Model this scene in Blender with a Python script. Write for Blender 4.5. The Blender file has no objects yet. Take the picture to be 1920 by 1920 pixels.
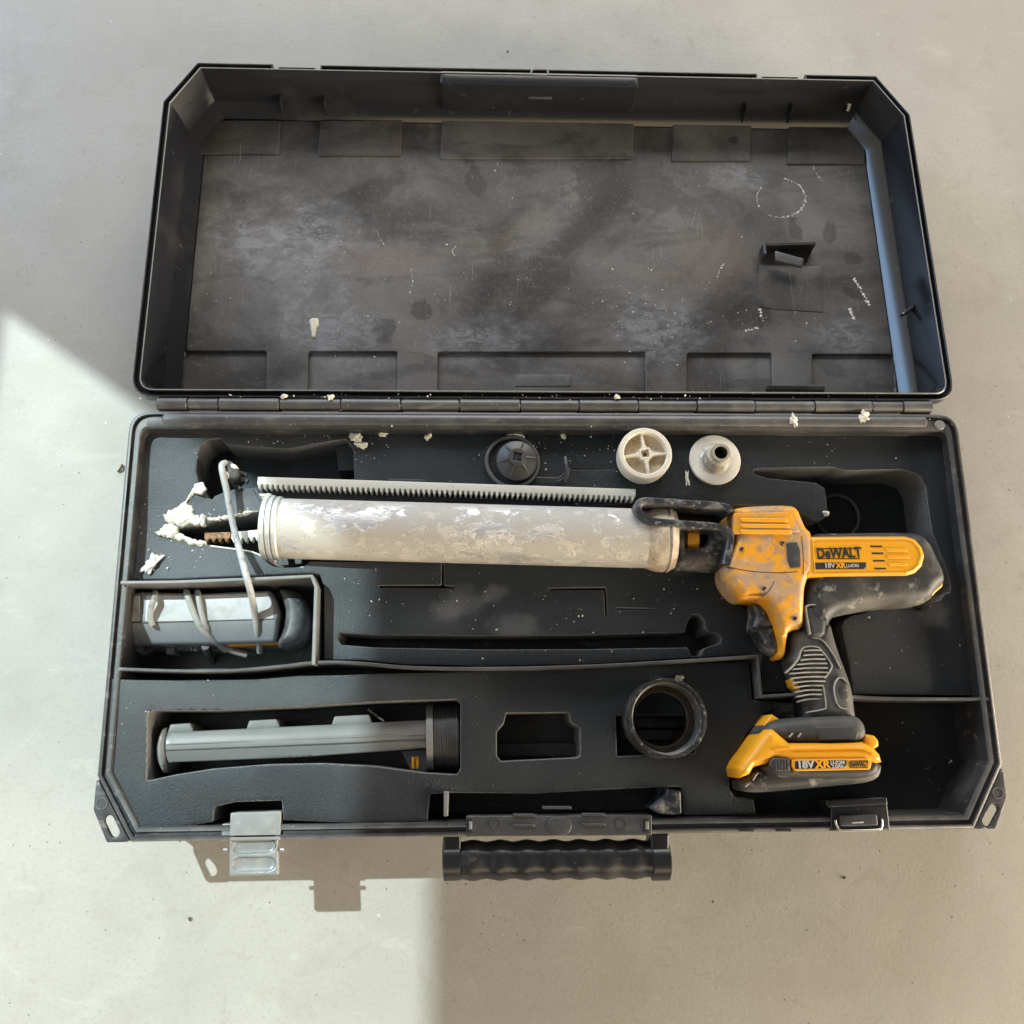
import bpy, bmesh, math, random
import numpy as np
from mathutils import Vector, Matrix
from mathutils.geometry import delaunay_2d_cdt
random.seed(7); rng = np.random.default_rng(7)
S = bpy.context.scene
COL = S.collection

# ------------------------------------------------------------------ camera
H = 0.10                                   # height of the case rim above the floor (metres)
CAM = np.array([-0.0797, -0.3342, 0.8904 + H]); ROT = (0.2453, -0.042, -0.0111); FPX = 1794.1
cd = bpy.data.cameras.new('camera'); cam = bpy.data.objects.new('camera', cd); COL.objects.link(cam)
cam.location = CAM; cam.rotation_euler = ROT
cd.sensor_width = 36; cd.lens = 36 * FPX / 1920; cd.clip_start = 0.01; cd.clip_end = 100
S.camera = cam
S.render.resolution_x = S.render.resolution_y = 1024

# ------------------------------------------------------------------ light
w = bpy.data.worlds.new('World'); S.world = w; w.use_nodes = True
bg = w.node_tree.nodes['Background']
bg.inputs[0].default_value = (1.0, 0.96, 0.90, 1); bg.inputs[1].default_value = 0.105
SUN_AZ, SUN_EL = math.radians(-35.7), math.radians(51.0)      # direction the light travels, its height
sl = bpy.data.lights.new('sun', 'SUN'); sl.energy = 5.0; sl.angle = math.radians(0.6); sl.color = (0.82, 1.0, 1.0)
sun = bpy.data.objects.new('sun', sl); COL.objects.link(sun)
sdir = Vector((math.cos(SUN_AZ) * math.cos(SUN_EL), math.sin(SUN_AZ) * math.cos(SUN_EL), -math.sin(SUN_EL)))
sun.rotation_euler = sdir.to_track_quat('-Z', 'Y').to_euler()

def area(name, loc, target, size, size_y, energy, color):
    l = bpy.data.lights.new(name, 'AREA'); l.shape = 'RECTANGLE'; l.size = size; l.size_y = size_y
    l.energy = energy; l.color = color
    o = bpy.data.objects.new(name, l); COL.objects.link(o); o.location = loc
    o.rotation_euler = (Vector(target) - Vector(loc)).to_track_quat('-Z', 'Y').to_euler()
    return o
area('window_skylight', (-1.62, -0.25, 1.75), (0.3, 0.0, 0.0), 2.1, 0.75, 8, (0.62, 0.80, 1.0))
area('bevel_blue_fill', (-1.44, 1.05, 0.62), (0.38, 0.2, 0.05), 1.1, 0.8, 26, (0.36, 0.62, 1.0))  # added blue light, placed to reflect in the lid's right bevel
area('lid_side_fill', (0.3, 2.9, 1.45), (0.05, 0.0, 0.0), 2.8, 1.4, 108, (1.0, 0.97, 0.92))  # added fill from beyond the lid, kept low to miss the foam sheen
area('warm_side_fill', (2.7, -1.35, 0.55), (0.35, -0.3, 0.0), 2.4, 1.0, 228, (1.0, 0.86, 0.66))  # unseen warm fill, added to tint the floor at right
area('far_bevel_fill', (0.75, -2.6, 1.55), (0.1, 0.2, 0.0), 2.6, 1.0, 20, (1.0, 0.76, 0.46))  # added light, there to bring a brown glow onto the far bevel
vs = S.view_settings
vs.view_transform = 'Standard'; vs.look = 'None'; vs.gamma = 1; vs.exposure = 0.14; vs.use_curve_mapping = False

# ------------------------------------------------------------------ measuring helpers
def rotm(e):
    return np.array(Matrix.Rotation(e[2], 3, 'Z') @ Matrix.Rotation(e[1], 3, 'Y') @ Matrix.Rotation(e[0], 3, 'X'))
RC = rotm(ROT)
def U(px, py, z):
    d = RC @ np.array([(px - 960) / FPX, (960 - py) / FPX, -1.0])
    q = CAM + d * (z - CAM[2]) / d[2]
    return (q[0], q[1])
def U3(px, py, z):
    a = U(px, py, z); return Vector((a[0], a[1], z))
def PP(pts, z): return [U(x, y, z) for x, y in pts]
TILT = 0.0479; LID0 = np.array([0, 0.0048, H])
RL = np.array(Matrix.Rotation(-TILT, 3, 'X'))
def UL(px, py, depth):
    """point of the open lid, in the lid's own frame, depth below its rim"""
    d = RL.T @ (RC @ np.array([(px - 960) / FPX, (960 - py) / FPX, -1.0])); o = RL.T @ (CAM - LID0)
    q = o + d * (-depth - o[2]) / d[2]
    return (q[0], q[1])

# ------------------------------------------------------------------ materials
MATS = {}
def new_mat(name):
    m = bpy.data.materials.new(name); m.use_nodes = True; MATS[name] = m
    nt = m.node_tree; b = nt.nodes['Principled BSDF']
    return m, nt, b
def c4(c): return (c[0], c[1], c[2], 1)
class NB:
    def __init__(s, nt): s.nt = nt; s.tc = nt.nodes.new('ShaderNodeTexCoord').outputs['Object']
    def n(s, t, **k):
        x = s.nt.nodes.new(t)
        for a, v in k.items(): setattr(x, a, v)
        return x
    def link(s, a, b): s.nt.links.new(a, b)
    def mapping(s, scale=(1, 1, 1), loc=(0, 0, 0), rot=(0, 0, 0)):
        m = s.n('ShaderNodeMapping'); s.link(s.tc, m.inputs[0])
        m.inputs['Scale'].default_value = scale; m.inputs['Location'].default_value = loc; m.inputs['Rotation'].default_value = rot
        return m.outputs[0]
    def noise(s, scale, detail=4, rough=.55, vec=None, dist=0):
        x = s.n('ShaderNodeTexNoise'); x.inputs['Scale'].default_value = scale; x.inputs['Detail'].default_value = detail
        x.inputs['Roughness'].default_value = rough; x.inputs['Distortion'].default_value = dist
        s.link(vec if vec is not None else s.tc, x.inputs['Vector']); return x.outputs['Fac']
    def vor(s, scale, vec=None, rnd=1):
        x = s.n('ShaderNodeTexVoronoi'); x.inputs['Scale'].default_value = scale; x.inputs['Randomness'].default_value = rnd
        s.link(vec if vec is not None else s.tc, x.inputs['Vector']); return x.outputs['Distance']
    def ramp(s, v, lo, hi, a=0., b=1.):
        x = s.n('ShaderNodeMapRange'); x.interpolation_type = 'SMOOTHSTEP'
        s.link(v, x.inputs[0]); x.inputs[1].default_value = lo; x.inputs[2].default_value = hi
        x.inputs[3].default_value = a; x.inputs[4].default_value = b; return x.outputs[0]
    def math(s, op, a, b=None):
        x = s.n('ShaderNodeMath', operation=op)
        for i, v in enumerate((a, b)):
            if v is None: continue
            if isinstance(v, (int, float)): x.inputs[i].default_value = v
            else: s.link(v, x.inputs[i])
        return x.outputs[0]
    def mix(s, fac, a, b):
        x = s.n('ShaderNodeMix', data_type='RGBA')
        if isinstance(fac, (int, float)): x.inputs[0].default_value = fac
        else: s.link(fac, x.inputs[0])
        for i, v in ((6, a), (7, b)):
            if isinstance(v, tuple): x.inputs[i].default_value = c4(v)
            else: s.link(v, x.inputs[i])
        return x.outputs[2]
    def blob(s, cx, cy, rx, ry=None, dv=None, soft=.35, rot=0):
        """mask of one stain round a point of the surface, edge broken by noise dv"""
        ry = ry or rx
        m = s.n('ShaderNodeMapping', vector_type='TEXTURE'); s.link(s.tc, m.inputs[0])
        m.inputs['Location'].default_value = (cx, cy, 0); m.inputs['Scale'].default_value = (rx, ry, 1000); m.inputs['Rotation'].default_value = (0, 0, rot)
        l = s.n('ShaderNodeVectorMath', operation='LENGTH'); s.link(m.outputs[0], l.inputs[0])
        d = l.outputs['Value']
        if dv is not None: d = s.math('ADD', d, dv)
        return s.ramp(d, 1 + soft / 2, 1 - soft / 2)
    def bump(s, h, strength, dist, bsdf):
        x = s.n('ShaderNodeBump'); x.inputs['Strength'].default_value = strength; x.inputs['Distance'].default_value = dist
        s.link(h, x.inputs['Height']); s.link(x.outputs[0], bsdf.inputs['Normal'])

def simple(name, base, rough, metal=0, layers=(), bump=None, spec=.5, coat=0, sheen=0, wear=0):
    """base colour, then layers (colour, scale, lo, hi, strength[, roughness, stretch, detail])"""
    m, nt, b = new_mat(name); B = NB(nt)
    col = base; rg = rough
    for L in layers:
        c, sc, lo, hi, st = L[:5]
        vec = B.mapping(L[6], loc=(random.random(), random.random(), 0)) if len(L) > 6 and L[6] else B.mapping(loc=(random.random() * 3, random.random() * 3, random.random()))
        f = B.ramp(B.noise(sc, L[7] if len(L) > 7 else 5, .62, vec), lo, hi, 0, st)
        col = B.mix(f, col, c)
        if len(L) > 5 and L[5] is not None:
            x = B.n('ShaderNodeMix'); B.link(f, x.inputs[0])
            if isinstance(rg, float): x.inputs[2].default_value = rg
            else: B.link(rg, x.inputs[2])
            x.inputs[3].default_value = L[5]; rg = x.outputs[0]
    if wear:
        g = B.n('ShaderNodeNewGeometry'); col = B.mix(B.math('MULTIPLY', B.ramp(g.outputs['Pointiness'], .53, .64), B.ramp(B.noise(45, 4), .35, .65, .25, wear)), col, (.34, .34, .34))
    if isinstance(col, tuple): b.inputs['Base Color'].default_value = c4(col)
    else: B.link(col, b.inputs['Base Color'])
    if isinstance(rg, float): b.inputs['Roughness'].default_value = rg
    else: B.link(rg, b.inputs['Roughness'])
    b.inputs['Metallic'].default_value = metal; b.inputs['Specular IOR Level'].default_value = spec
    b.inputs['Coat Weight'].default_value = coat
    if sheen: b.inputs['Sheen Weight'].default_value = sheen; b.inputs['Sheen Roughness'].default_value = .5
    if bump: B.bump(B.noise(bump[0], 4, .6), bump[1], bump[2], b)
    return m

DUST = (.34, .33, .31); CREAM = (.58, .555, .465)
simple('black_plastic', (.014, .015, .018), .28, layers=[((.07, .067, .063), 9, .45, .75, .55, .6), ((.16, .155, .15), 60, .60, .80, .45, .7), (DUST, 420, .66, .74, .5, .8)], bump=(900, .12, .0004))
simple('lid_shell_plastic', (.012, .013, .016), .17, layers=[((.05, .048, .046), 9, .56, .80, .5, .4), ((.16, .155, .15), 80, .64, .80, .4, .5), (DUST, 420, .70, .76, .4, .6)], bump=(700, .04, .0003))
simple('dusty_black_plastic', (.022, .022, .024), .40, spec=.6, layers=[((.085, .080, .074), 14, .44, .72, .55, .55), ((.24, .23, .215), 90, .56, .78, .5, .6, (.35, 1.3, 1)), ((.5, .48, .44), 480, .64, .72, .6, .9)], bump=(700, .2, .0005), wear=.5)
simple('deep_black', (.008, .008, .009), .75)
simple('dirty_black_rubber', (.022, .023, .024), .55, layers=[((.13, .12, .10), 22, .44, .70, .7, .7), ((.32, .30, .25), 75, .58, .70, .6, .8)], bump=(1400, .25, .0004))
simple('grip_rubber', (.028, .029, .031), .6, layers=[((.09, .087, .08), 25, .42, .70, .75, .7), ((.33, .31, .27), 110, .64, .74, .5, .8)], bump=(1800, .3, .0003))
simple('rib_edge', (.30, .29, .26), .6, layers=[((.12, .12, .11), 120, .4, .7, .6)])
simple('yellow_plastic', (.74, .335, .014), .36, layers=[((.55, .26, .05), 40, .52, .78, .5, .5), ((.42, .30, .18), 200, .62, .74, .35, .7)], bump=(1500, .08, .0003))
simple('dirty_yellow_plastic', (.70, .31, .018), .42, layers=[((.34, .25, .17), 26, .44, .53, .82, .65, None, 8), ((.19, .155, .14), 60, .54, .64, .6, .7, None, 8), ((.46, .40, .32), 150, .60, .68, .55, .8), ((.62, .30, .03), 48, .60, .66, .6, .5)], bump=(800, .2, .0004))
simple('print_black', (.02, .018, .015), .5)
simple('print_silver', (.42, .42, .40), .5, layers=[((.15, .14, .13), 200, .5, .7, .6)])
simple('white_plastic', (.70, .66, .57), .38, layers=[((.50, .42, .30), 70, .50, .78, .6, .5), ((.38, .27, .17), 260, .66, .76, .45, .7)], bump=(900, .1, .0003))
simple('ivory_web', (.58, .47, .33), .45, layers=[((.38, .23, .11), 110, .46, .66, .7), ((.16, .10, .06), 240, .58, .68, .7)])
simple('gloss_white', (.78, .75, .66), .14, layers=[((.55, .46, .32), 50, .55, .8, .5)], coat=.6)
simple('polished_cone', (.66, .63, .56), .16, metal=.55, layers=[((.45, .38, .26), 60, .5, .72, .6, .35)], bump=(300, .08, .0004))
simple('dark_bore', (.03, .028, .026), .6)
simple('o_ring_rubber', (.085, .086, .088), .6, layers=[((.17, .17, .165), 120, .5, .7, .5)])
simple('charcoal_plastic', (.042, .043, .046), .45, layers=[((.09, .09, .09), 90, .5, .7, .5), ((.2, .19, .18), 300, .62, .72, .4)], bump=(900, .15, .0003))
simple('grey_plastic', (.165, .168, .165), .36, layers=[((.21, .21, .205), 18, .4, .7, .6), ((.25, .24, .23), 160, .62, .74, .4)], bump=(900, .12, .0003))
simple('charger_plastic', (.22, .235, .25), .34, layers=[((.26, .27, .28), 30, .42, .68, .7, .45), ((.07, .075, .08), 60, .58, .74, .55, .5), ((.5, .49, .46), 330, .64, .72, .5)], bump=(600, .2, .0004))  # dark casing, lightened so its colour holds the sun glare
simple('charger_dark', (.05, .053, .058), .42, layers=[((.15, .15, .155), 45, .46, .66, .7, .6), ((.4, .39, .37), 200, .64, .72, .5)], bump=(600, .2, .0004))
simple('cable_rubber', (.33, .335, .325), .5, layers=[((.12, .12, .12), 90, .5, .68, .7), ((.5, .49, .46), 300, .62, .7, .5)])
simple('rack_steel', (.66, .66, .60), .45, metal=.25, layers=[((.40, .39, .35), 60, .54, .76, .45, .6), ((.2, .19, .17), 350, .68, .76, .4)])
simple('ring_black', (.016, .016, .017), .38, layers=[((.09, .086, .08), 60, .46, .66, .7, .6), ((.30, .28, .25), 220, .56, .70, .6, .8)], bump=(700, .2, .0004))
simple('seat_rust', (.085, .055, .036), .7, layers=[((.03, .024, .02), 90, .42, .6, .8)], bump=(500, .4, .0006))
simple('glare_panel', (.46, .465, .47), .42, layers=[((.28, .285, .29), 50, .46, .68, .7), ((.25, .25, .25), 300, .62, .72, .5)], bump=(500, .15, .0004))  # sun glare on the charger, put into a pale colour
simple('rusty_steel', (.28, .15, .07), .65, metal=.3, layers=[((.12, .065, .03), 120, .42, .62, .8), ((.5, .42, .3), 260, .62, .7, .6)], bump=(500, .4, .0006))
simple('hook_metal', (.026, .028, .034), .33, layers=[((.17, .165, .16), 55, .46, .58, .75, .6), ((.36, .34, .31), 160, .58, .68, .6, .7)], bump=(700, .25, .0005))
simple('sealant', CREAM, .6, layers=[((.45, .40, .27), 120, .5, .75, .5), ((.30, .27, .21), 400, .64, .75, .5)], bump=(500, .5, .001))
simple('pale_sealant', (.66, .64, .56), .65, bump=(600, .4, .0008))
simple('latch_plastic', (.19, .195, .195), .30, layers=[((.24, .235, .22), 60, .48, .7, .6, .5), ((.42, .40, .36), 240, .62, .72, .5)], bump=(800, .2, .0004))
simple('steel_wire', (.55, .55, .52), .3, metal=.9)
simple('pebble', (.07, .065, .055), .8)
simple('twig', (.16, .12, .07), .8)
simple('wall_paint', (.50, .48, .44), .8, layers=[((.42, .40, .37), 3, .4, .7, .5)])

# bare aluminium tube with a worn film of dried filler
def tube_mat():
    m, nt, b = new_mat('filmed_aluminium'); B = NB(nt)
    n1 = B.noise(44, 10, .68, B.mapping((.7, 1.2, 1.2)), .35); n2 = B.noise(7, 3, .5)
    f = B.ramp(B.math('ADD', n1, B.math('MULTIPLY', n2, .5)), .70, .76)
    pale = B.ramp(B.noise(60, 9, .68, B.mapping((.7, 1.1, 1), loc=(2, 1, 0)), .3), .53, .58)
    col = B.mix(f, (.56, .56, .56), (.42, .40, .365))
    col = B.mix(B.math('MULTIPLY', pale, .65), col, (.56, .535, .49))
    col = B.mix(B.ramp(B.noise(300, 3), .66, .74, 0, .6), col, (.16, .14, .12))
    B.link(col, b.inputs['Base Color'])
    B.link(B.ramp(f, 0, 1, .70, .10), b.inputs['Metallic']); B.link(B.ramp(f, 0, 1, .52, .70), b.inputs['Roughness'])
    B.bump(B.math('ADD', B.math('ADD', f, pale), B.noise(500, 3)), .5, .0006, b)
tube_mat()
simple('worn_zinc', (.42, .43, .42), .45, metal=.35, layers=[((.60, .58, .52), 60, .46, .64, .7, .6), ((.2, .2, .2), 180, .6, .72, .5)], bump=(500, .25, .0005))
simple('crusted_collar', (.44, .37, .28), .65, metal=.1, layers=[((.62, .54, .43), 80, .46, .60, .8), ((.13, .11, .09), 140, .60, .70, .7)], bump=(300, .6, .0012))

def foam_mat(name, dark, pale, spec, coat=0):
    m, nt, b = new_mat(name); B = NB(nt)
    dust = B.ramp(B.noise(11, 5, .6), .45, .78, 0, .4)
    fine = B.noise(620, 4, .72, B.mapping((1.5, .8, 1), rot=(0, 0, .5)))
    col = B.mix(B.ramp(fine, .38, .66), dark, pale)
    col = B.mix(dust, col, tuple(.008 + .8 * c for c in pale))
    near = B.blob(-.36, -.17, .30, .26, B.math('MULTIPLY', B.noise(9, 4), 1.1), 1.2)       # dust shed by the spilled sealant
    col = B.mix(B.math('MULTIPLY', near, .5), col, (.15, .155, .16))
    dv = B.math('MULTIPLY', B.math('SUBTRACT', B.noise(60, 5, .65), .5), 2.2)
    for px, py, r in ((925, 1112, .010), (835, 1146, .012), (965, 1184, .020), (1750, 1150, .014), (870, 1125, .016), (1275, 1065, .010), (560, 1020, .02), (455, 950, .016)):
        a = U(px, py, H - .014); col = B.mix(B.math('MULTIPLY', B.blob(a[0], a[1], r, r * .7, dv, 1.4), .28), col, (.20, .20, .21))
    sp = B.ramp(B.vor(330), .09, .05); gate = B.ramp(B.noise(13, 4), .52, .74)
    col = B.mix(B.math('MULTIPLY', B.math('MULTIPLY', sp, gate), .6), col, (.38, .37, .36))
    B.link(col, b.inputs['Base Color']); b.inputs['Roughness'].default_value = .41
    b.inputs['Specular IOR Level'].default_value = spec
    b.inputs['Specular Tint'].default_value = (.86, .95, 1, 1)
    b.inputs['Coat Weight'].default_value = coat; b.inputs['Coat Roughness'].default_value = .42; b.inputs['Coat IOR'].default_value = 1.65
    B.bump(fine, .7, .0011, b)
foam_mat('black_foam', (.004, .0045, .006), (.0095, .0105, .0145), .50, 0)
foam_mat('cut_foam', (.085, .083, .082), (.165, .162, .158), .4)

def concrete():
    m, nt, b = new_mat('concrete'); B = NB(nt)
    col = B.mix(B.ramp(B.noise(2.2, 6, .6), .35, .7), (.325, .315, .290), (.390, .380, .350))
    col = B.mix(B.ramp(B.noise(14, 6, .65, dist=.5), .48, .72, 0, .45), col, (.285, .27, .24))
    col = B.mix(B.ramp(B.noise(5, 7, .68, B.mapping(loc=(4, 2, 0)), 1.2), .58, .72, 0, .4), col, (.41, .405, .385))
    col = B.mix(B.ramp(B.noise(260, 5, .7), .48, .72, 0, .4), col, (.24, .225, .195))
    col = B.mix(B.ramp(B.noise(34, 7, .7, B.mapping(loc=(7, 3, 0)), .8), .56, .68, 0, .35), col, (.27, .25, .215))
    col = B.mix(B.ramp(B.noise(22, 7, .7, B.mapping((.6, 1.6, 1), loc=(1, 8, 0), rot=(0, 0, .6)), .5), .58, .70, 0, .4), col, (.44, .43, .40))
    col = B.mix(B.ramp(B.noise(1.1, 5, .6, B.mapping(loc=(-.5, .2, 0))), .42, .7, 0, .5), col, (.355, .325, .27))
    sp = B.math('MULTIPLY', B.ramp(B.vor(75), .085, .045), B.ramp(B.noise(17, 3), .50, .58))
    col = B.mix(B.math('MULTIPLY', sp, .8), col, (.12, .115, .10))
    pore = B.math('MULTIPLY', B.ramp(B.vor(210), .13, .07), B.ramp(B.noise(30, 4, .6, B.mapping(loc=(2, 9, 0))), .50, .62)); col = B.mix(B.math('MULTIPLY', pore, .55), col, (.19, .18, .155))
    sp2 = B.math('MULTIPLY', B.ramp(B.vor(48, B.mapping(loc=(3.3, 1.1, 0))), .07, .04), B.ramp(B.noise(13, 3), .55, .62))
    col = B.mix(B.math('MULTIPLY', sp2, .7), col, (.58, .56, .52))
    scr = B.ramp(B.math('ABSOLUTE', B.math('SUBTRACT', B.noise(3.1, 3, .5, B.mapping((1, 2.4, 1), rot=(0, 0, .7)), .8), .5)), .0022, .0008, 0, .3)
    scr = B.math('MULTIPLY', scr, B.ramp(B.noise(9, 2), .58, .66))
    col = B.mix(scr, col, (.20, .19, .17))
    B.link(col, b.inputs['Base Color'])
    B.link(B.ramp(B.noise(8, 5), .3, .7, .48, .72), b.inputs['Roughness']); b.inputs['Specular IOR Level'].default_value = .35
    B.bump(B.math('ADD', B.noise(260, 4, .65), B.math('MULTIPLY', B.noise(9, 4), 3.0)), .22, .0011, b)
concrete()

def lid_mat(name, stains, dust=1.0):
    m, nt, b = new_mat(name); B = NB(nt)
    dv = B.math('MULTIPLY', B.math('SUBTRACT', B.noise(48, 6, .68), .5), 2.6)
    big = B.noise(5.5, 6, .6, dist=1.0)
    col = B.mix(B.ramp(big, .34, .66), (.040, .038, .038), (.112, .108, .106))
    col = B.mix(B.ramp(B.noise(3.2, 4, .6, B.mapping(loc=(1, 5, 0)), 1.5), .5, .7, 0, .5), col, (.105, .082, .066))
    smear = B.ramp(B.noise(10, 6, .62, B.mapping((1, 2.6, 1), rot=(0, 0, -.35), loc=(2, 0, 0)), 1.0), .52, .64, 0, .55)
    col = B.mix(smear, col, (.026, .025, .026))
    chalk = B.math('MULTIPLY', B.ramp(B.noise(70, 6, .7, B.mapping((.6, 1.5, 1))), .52, .66), B.ramp(B.noise(7, 3, .5, B.mapping(loc=(6, 1, 0))), .50, .66))
    col = B.mix(B.math('MULTIPLY', chalk, .25 * dust), col, (.22, .22, .225))
    rg = B.ramp(big, .3, .7, .28, .46)
    for (cx, cy, rx, ry, rt, kind) in stains:
        k = B.blob(cx, cy, rx, ry, dv, {'dark': .35, 'chalk': 1.3, 'brown': 1.5}[kind], rt)
        if kind == 'chalk': k = B.math('MULTIPLY', k, B.ramp(B.noise(75, 9, .74, B.mapping((.8, 1.4, 1), loc=(3, 3, 0)), .8), .38, .62, .1, .75))
        col = B.mix(B.math('MULTIPLY', k, .85 if kind == 'chalk' else .68), col, {'dark': (.018, .016, .016), 'chalk': (.23, .235, .255), 'brown': (.115, .092, .080)}[kind])
    scr = B.math('MULTIPLY', B.ramp(B.math('ABSOLUTE', B.math('SUBTRACT', B.noise(11, 2, .5, B.mapping((4, .5, 1), rot=(0, 0, .2)), .2), .5)), .003, .001), B.ramp(B.noise(12, 2), .52, .6))
    col = B.mix(B.math('MULTIPLY', scr, .3), col, (.25, .25, .25))
    grain = B.noise(330, 6, .72); col = B.mix(B.ramp(grain, .52, .74, 0, .5), col, (.17, .165, .16)); col = B.mix(B.ramp(grain, .46, .30, 0, .5), col, (.03, .03, .03))
    for (mp, ro, sd) in (((26, 1.2, 1), .35, 1), ((22, 1.0, 1), -.9, 2), ((30, 1.5, 1), 1.35, 3)):
        l_ = B.ramp(B.noise(9, 3, .5, B.mapping(mp, loc=(sd * 3.1, sd, 0), rot=(0, 0, ro))), .70, .76); col = B.mix(B.math('MULTIPLY', l_, B.ramp(B.noise(7, 3, .5, B.mapping(loc=(sd, 2, 0))), .45, .62, 0, .45)), col, (.24, .24, .24))
    sp = B.math('MULTIPLY', B.ramp(B.vor(150, B.mapping((1, .6, 1))), .09, .05), B.ramp(B.noise(12, 4, .6, B.mapping(loc=(0, 3, 0))), .52, .64))
    col = B.mix(B.math('MULTIPLY', sp, .8 * dust), col, (.50, .49, .46))
    B.link(col, b.inputs['Base Color']); B.link(rg, b.inputs['Roughness'])
    B.bump(B.noise(800, 3), .12, .0004, b)
LD = 0.056
def st(px, py, r, ry=None, rot=0, kind='dark'):
    a = UL(px, py, LD); return (a[0], a[1], r, ry or r, rot, kind)
lid_mat('scuffed_lid_plastic', [st(790, 580, .011), st(722, 622, .013, .017), st(1405, 590, .022, .02), st(1445, 335, .022, .013), st(1375, 265, .006), st(1555, 435, .008, .016, -.3),
    st(1600, 485, .009, .008), st(1490, 430, .007, .014, .2), st(1600, 550, .012, .006, -.4), st(890, 335, .010, .026, .3), st(680, 365, .05, .014, .5), st(1170, 350, .07, .035, 0), st(1340, 430, .014, .02),
    st(540, 460, .085, .04, -.15, 'chalk'), st(620, 620, .05, .03, -.4, 'chalk'), st(1230, 620, .045, .035, 0, 'chalk'),
    st(1380, 330, .03, .02, 0, 'chalk'), st(730, 490, .05, .02, 0, 'brown'), st(1340, 480, .04, .04, .6, 'brown'), st(900, 640, .05, .02, .1, 'chalk'), st(1590, 640, .03, .02, 0, 'chalk')])

# ------------------------------------------------------------------ mesh helpers
def finish(o, mat, parent=None, smooth=None):
    if mat: o.data.materials.append(MATS[mat])
    COL.objects.link(o)
    if parent is not None:
        o.parent = parent; o.matrix_parent_inverse = WORLD(parent).inverted()
    if smooth is not None:
        me = o.data
        me.polygons.foreach_set('use_smooth', [True] * len(me.polygons))
        if smooth < 180:
            bm = bmesh.new(); bm.from_mesh(me); a = math.radians(smooth)
            for e in bm.edges:
                if len(e.link_faces) == 2 and e.calc_face_angle(0) > a: e.smooth = False
            bm.to_mesh(me); bm.free()
    return o
def WORLD(o):
    m = Matrix.LocRotScale(o.location, o.rotation_euler, o.scale)
    return WORLD(o.parent) @ o.matrix_parent_inverse @ m if o.parent else m
LOCAL = None                                   # set to the lid while building in the lid's frame
def mk(name, V, F, mat, parent=None, smooth=40):
    me = bpy.data.meshes.new(name); me.from_pydata([tuple(v) for v in V], [], [tuple(f) for f in F])
    bm = bmesh.new(); bm.from_mesh(me); bmesh.ops.recalc_face_normals(bm, faces=bm.faces); bm.to_mesh(me); bm.free()
    o = bpy.data.objects.new(name, me)
    finish(o, mat, None, smooth)
    if parent is not None:
        o.parent = parent
        if LOCAL is None: o.matrix_parent_inverse = WORLD(parent).inverted()
        elif parent is not LOCAL: o.matrix_parent_inverse = Matrix()
    return o
def thing(name, label, cat, loc, group=None):
    o = bpy.data.objects.new(name, None); COL.objects.link(o); o.location = loc; o.empty_display_size = .02
    o['label'] = label; o['category'] = cat
    if group: o['group'] = group
    return o
def tag(o, label, cat, group=None):
    o['label'] = label; o['category'] = cat
    if group: o['group'] = group
    return o

def area2(p):
    a = np.array(p); b = np.roll(a, -1, 0); return .5 * float((a[:, 0] * b[:, 1] - b[:, 0] * a[:, 1]).sum())
def ccw(p): return list(p) if area2(p) > 0 else list(p)[::-1]
def fillet(pts, r, seg=5, only=None):
    out = []; n = len(pts)
    for i in range(n):
        a, p, b = (np.array(pts[j % n], float) for j in (i - 1, i, i + 1))
        rr = r[i] if isinstance(r, (list, tuple)) else r
        if (only is not None and i not in only) or rr <= 0: out.append(tuple(p)); continue
        u, v = a - p, b - p; lu, lv = np.linalg.norm(u), np.linalg.norm(v); u /= lu; v /= lv
        ang = math.acos(max(-1, min(1, float(u @ v))))
        if ang > 3.10: out.append(tuple(p)); continue
        t = min(rr / math.tan(ang / 2), .48 * lu, .48 * lv)
        p0, p1 = p + u * t, p + v * t
        for k in range(seg + 1):
            s = k / seg; out.append(tuple((1 - s) ** 2 * p0 + 2 * s * (1 - s) * p + s * s * p1))
    return out
def chaikin(pts, it=2, closed=True):
    for _ in range(it):
        q = []; n = len(pts)
        rg = range(n) if closed else range(n - 1)
        if not closed: q.append(pts[0])
        for i in rg:
            a, b = np.array(pts[i]), np.array(pts[(i + 1) % n]); q += [tuple(.75 * a + .25 * b), tuple(.25 * a + .75 * b)]
        if not closed: q.append(pts[-1])
        pts = q
    return pts
def resample(p, s):
    out = []; n = len(p)
    for i in range(n):
        a, b = np.array(p[i]), np.array(p[(i + 1) % n]); k = max(1, int(math.ceil(np.linalg.norm(b - a) / s)))
        out += [tuple(a + (b - a) * j / k) for j in range(k)]
    return out
def seg_dist(Q, loops):
    A = np.concatenate([np.array(l) for l in loops]); Bq = np.concatenate([np.roll(np.array(l), -1, 0) for l in loops])
    D = np.full(len(Q), 1e9); d = Bq - A; L2 = (d ** 2).sum(1) + 1e-18
    for i in range(0, len(Q), 2000):
        q = Q[i:i + 2000, None, :]
        t = np.clip(((q - A) * d).sum(2) / L2, 0, 1)
        D[i:i + 2000] = np.sqrt((((q - A) - t[..., None] * d) ** 2).sum(2)).min(1)
    return D
def inside(Q, loops):
    r = np.zeros(len(Q), bool); x, y = Q[:, 0], Q[:, 1]
    for l in loops:
        a = np.array(l); b = np.roll(a, -1, 0)
        for (x0, y0), (x1, y1) in zip(a, b):
            if y0 == y1: continue
            c = ((y0 > y) != (y1 > y)); r ^= c & (x < (x1 - x0) * (y - y0) / (y1 - y0) + x0)
    return r
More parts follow.
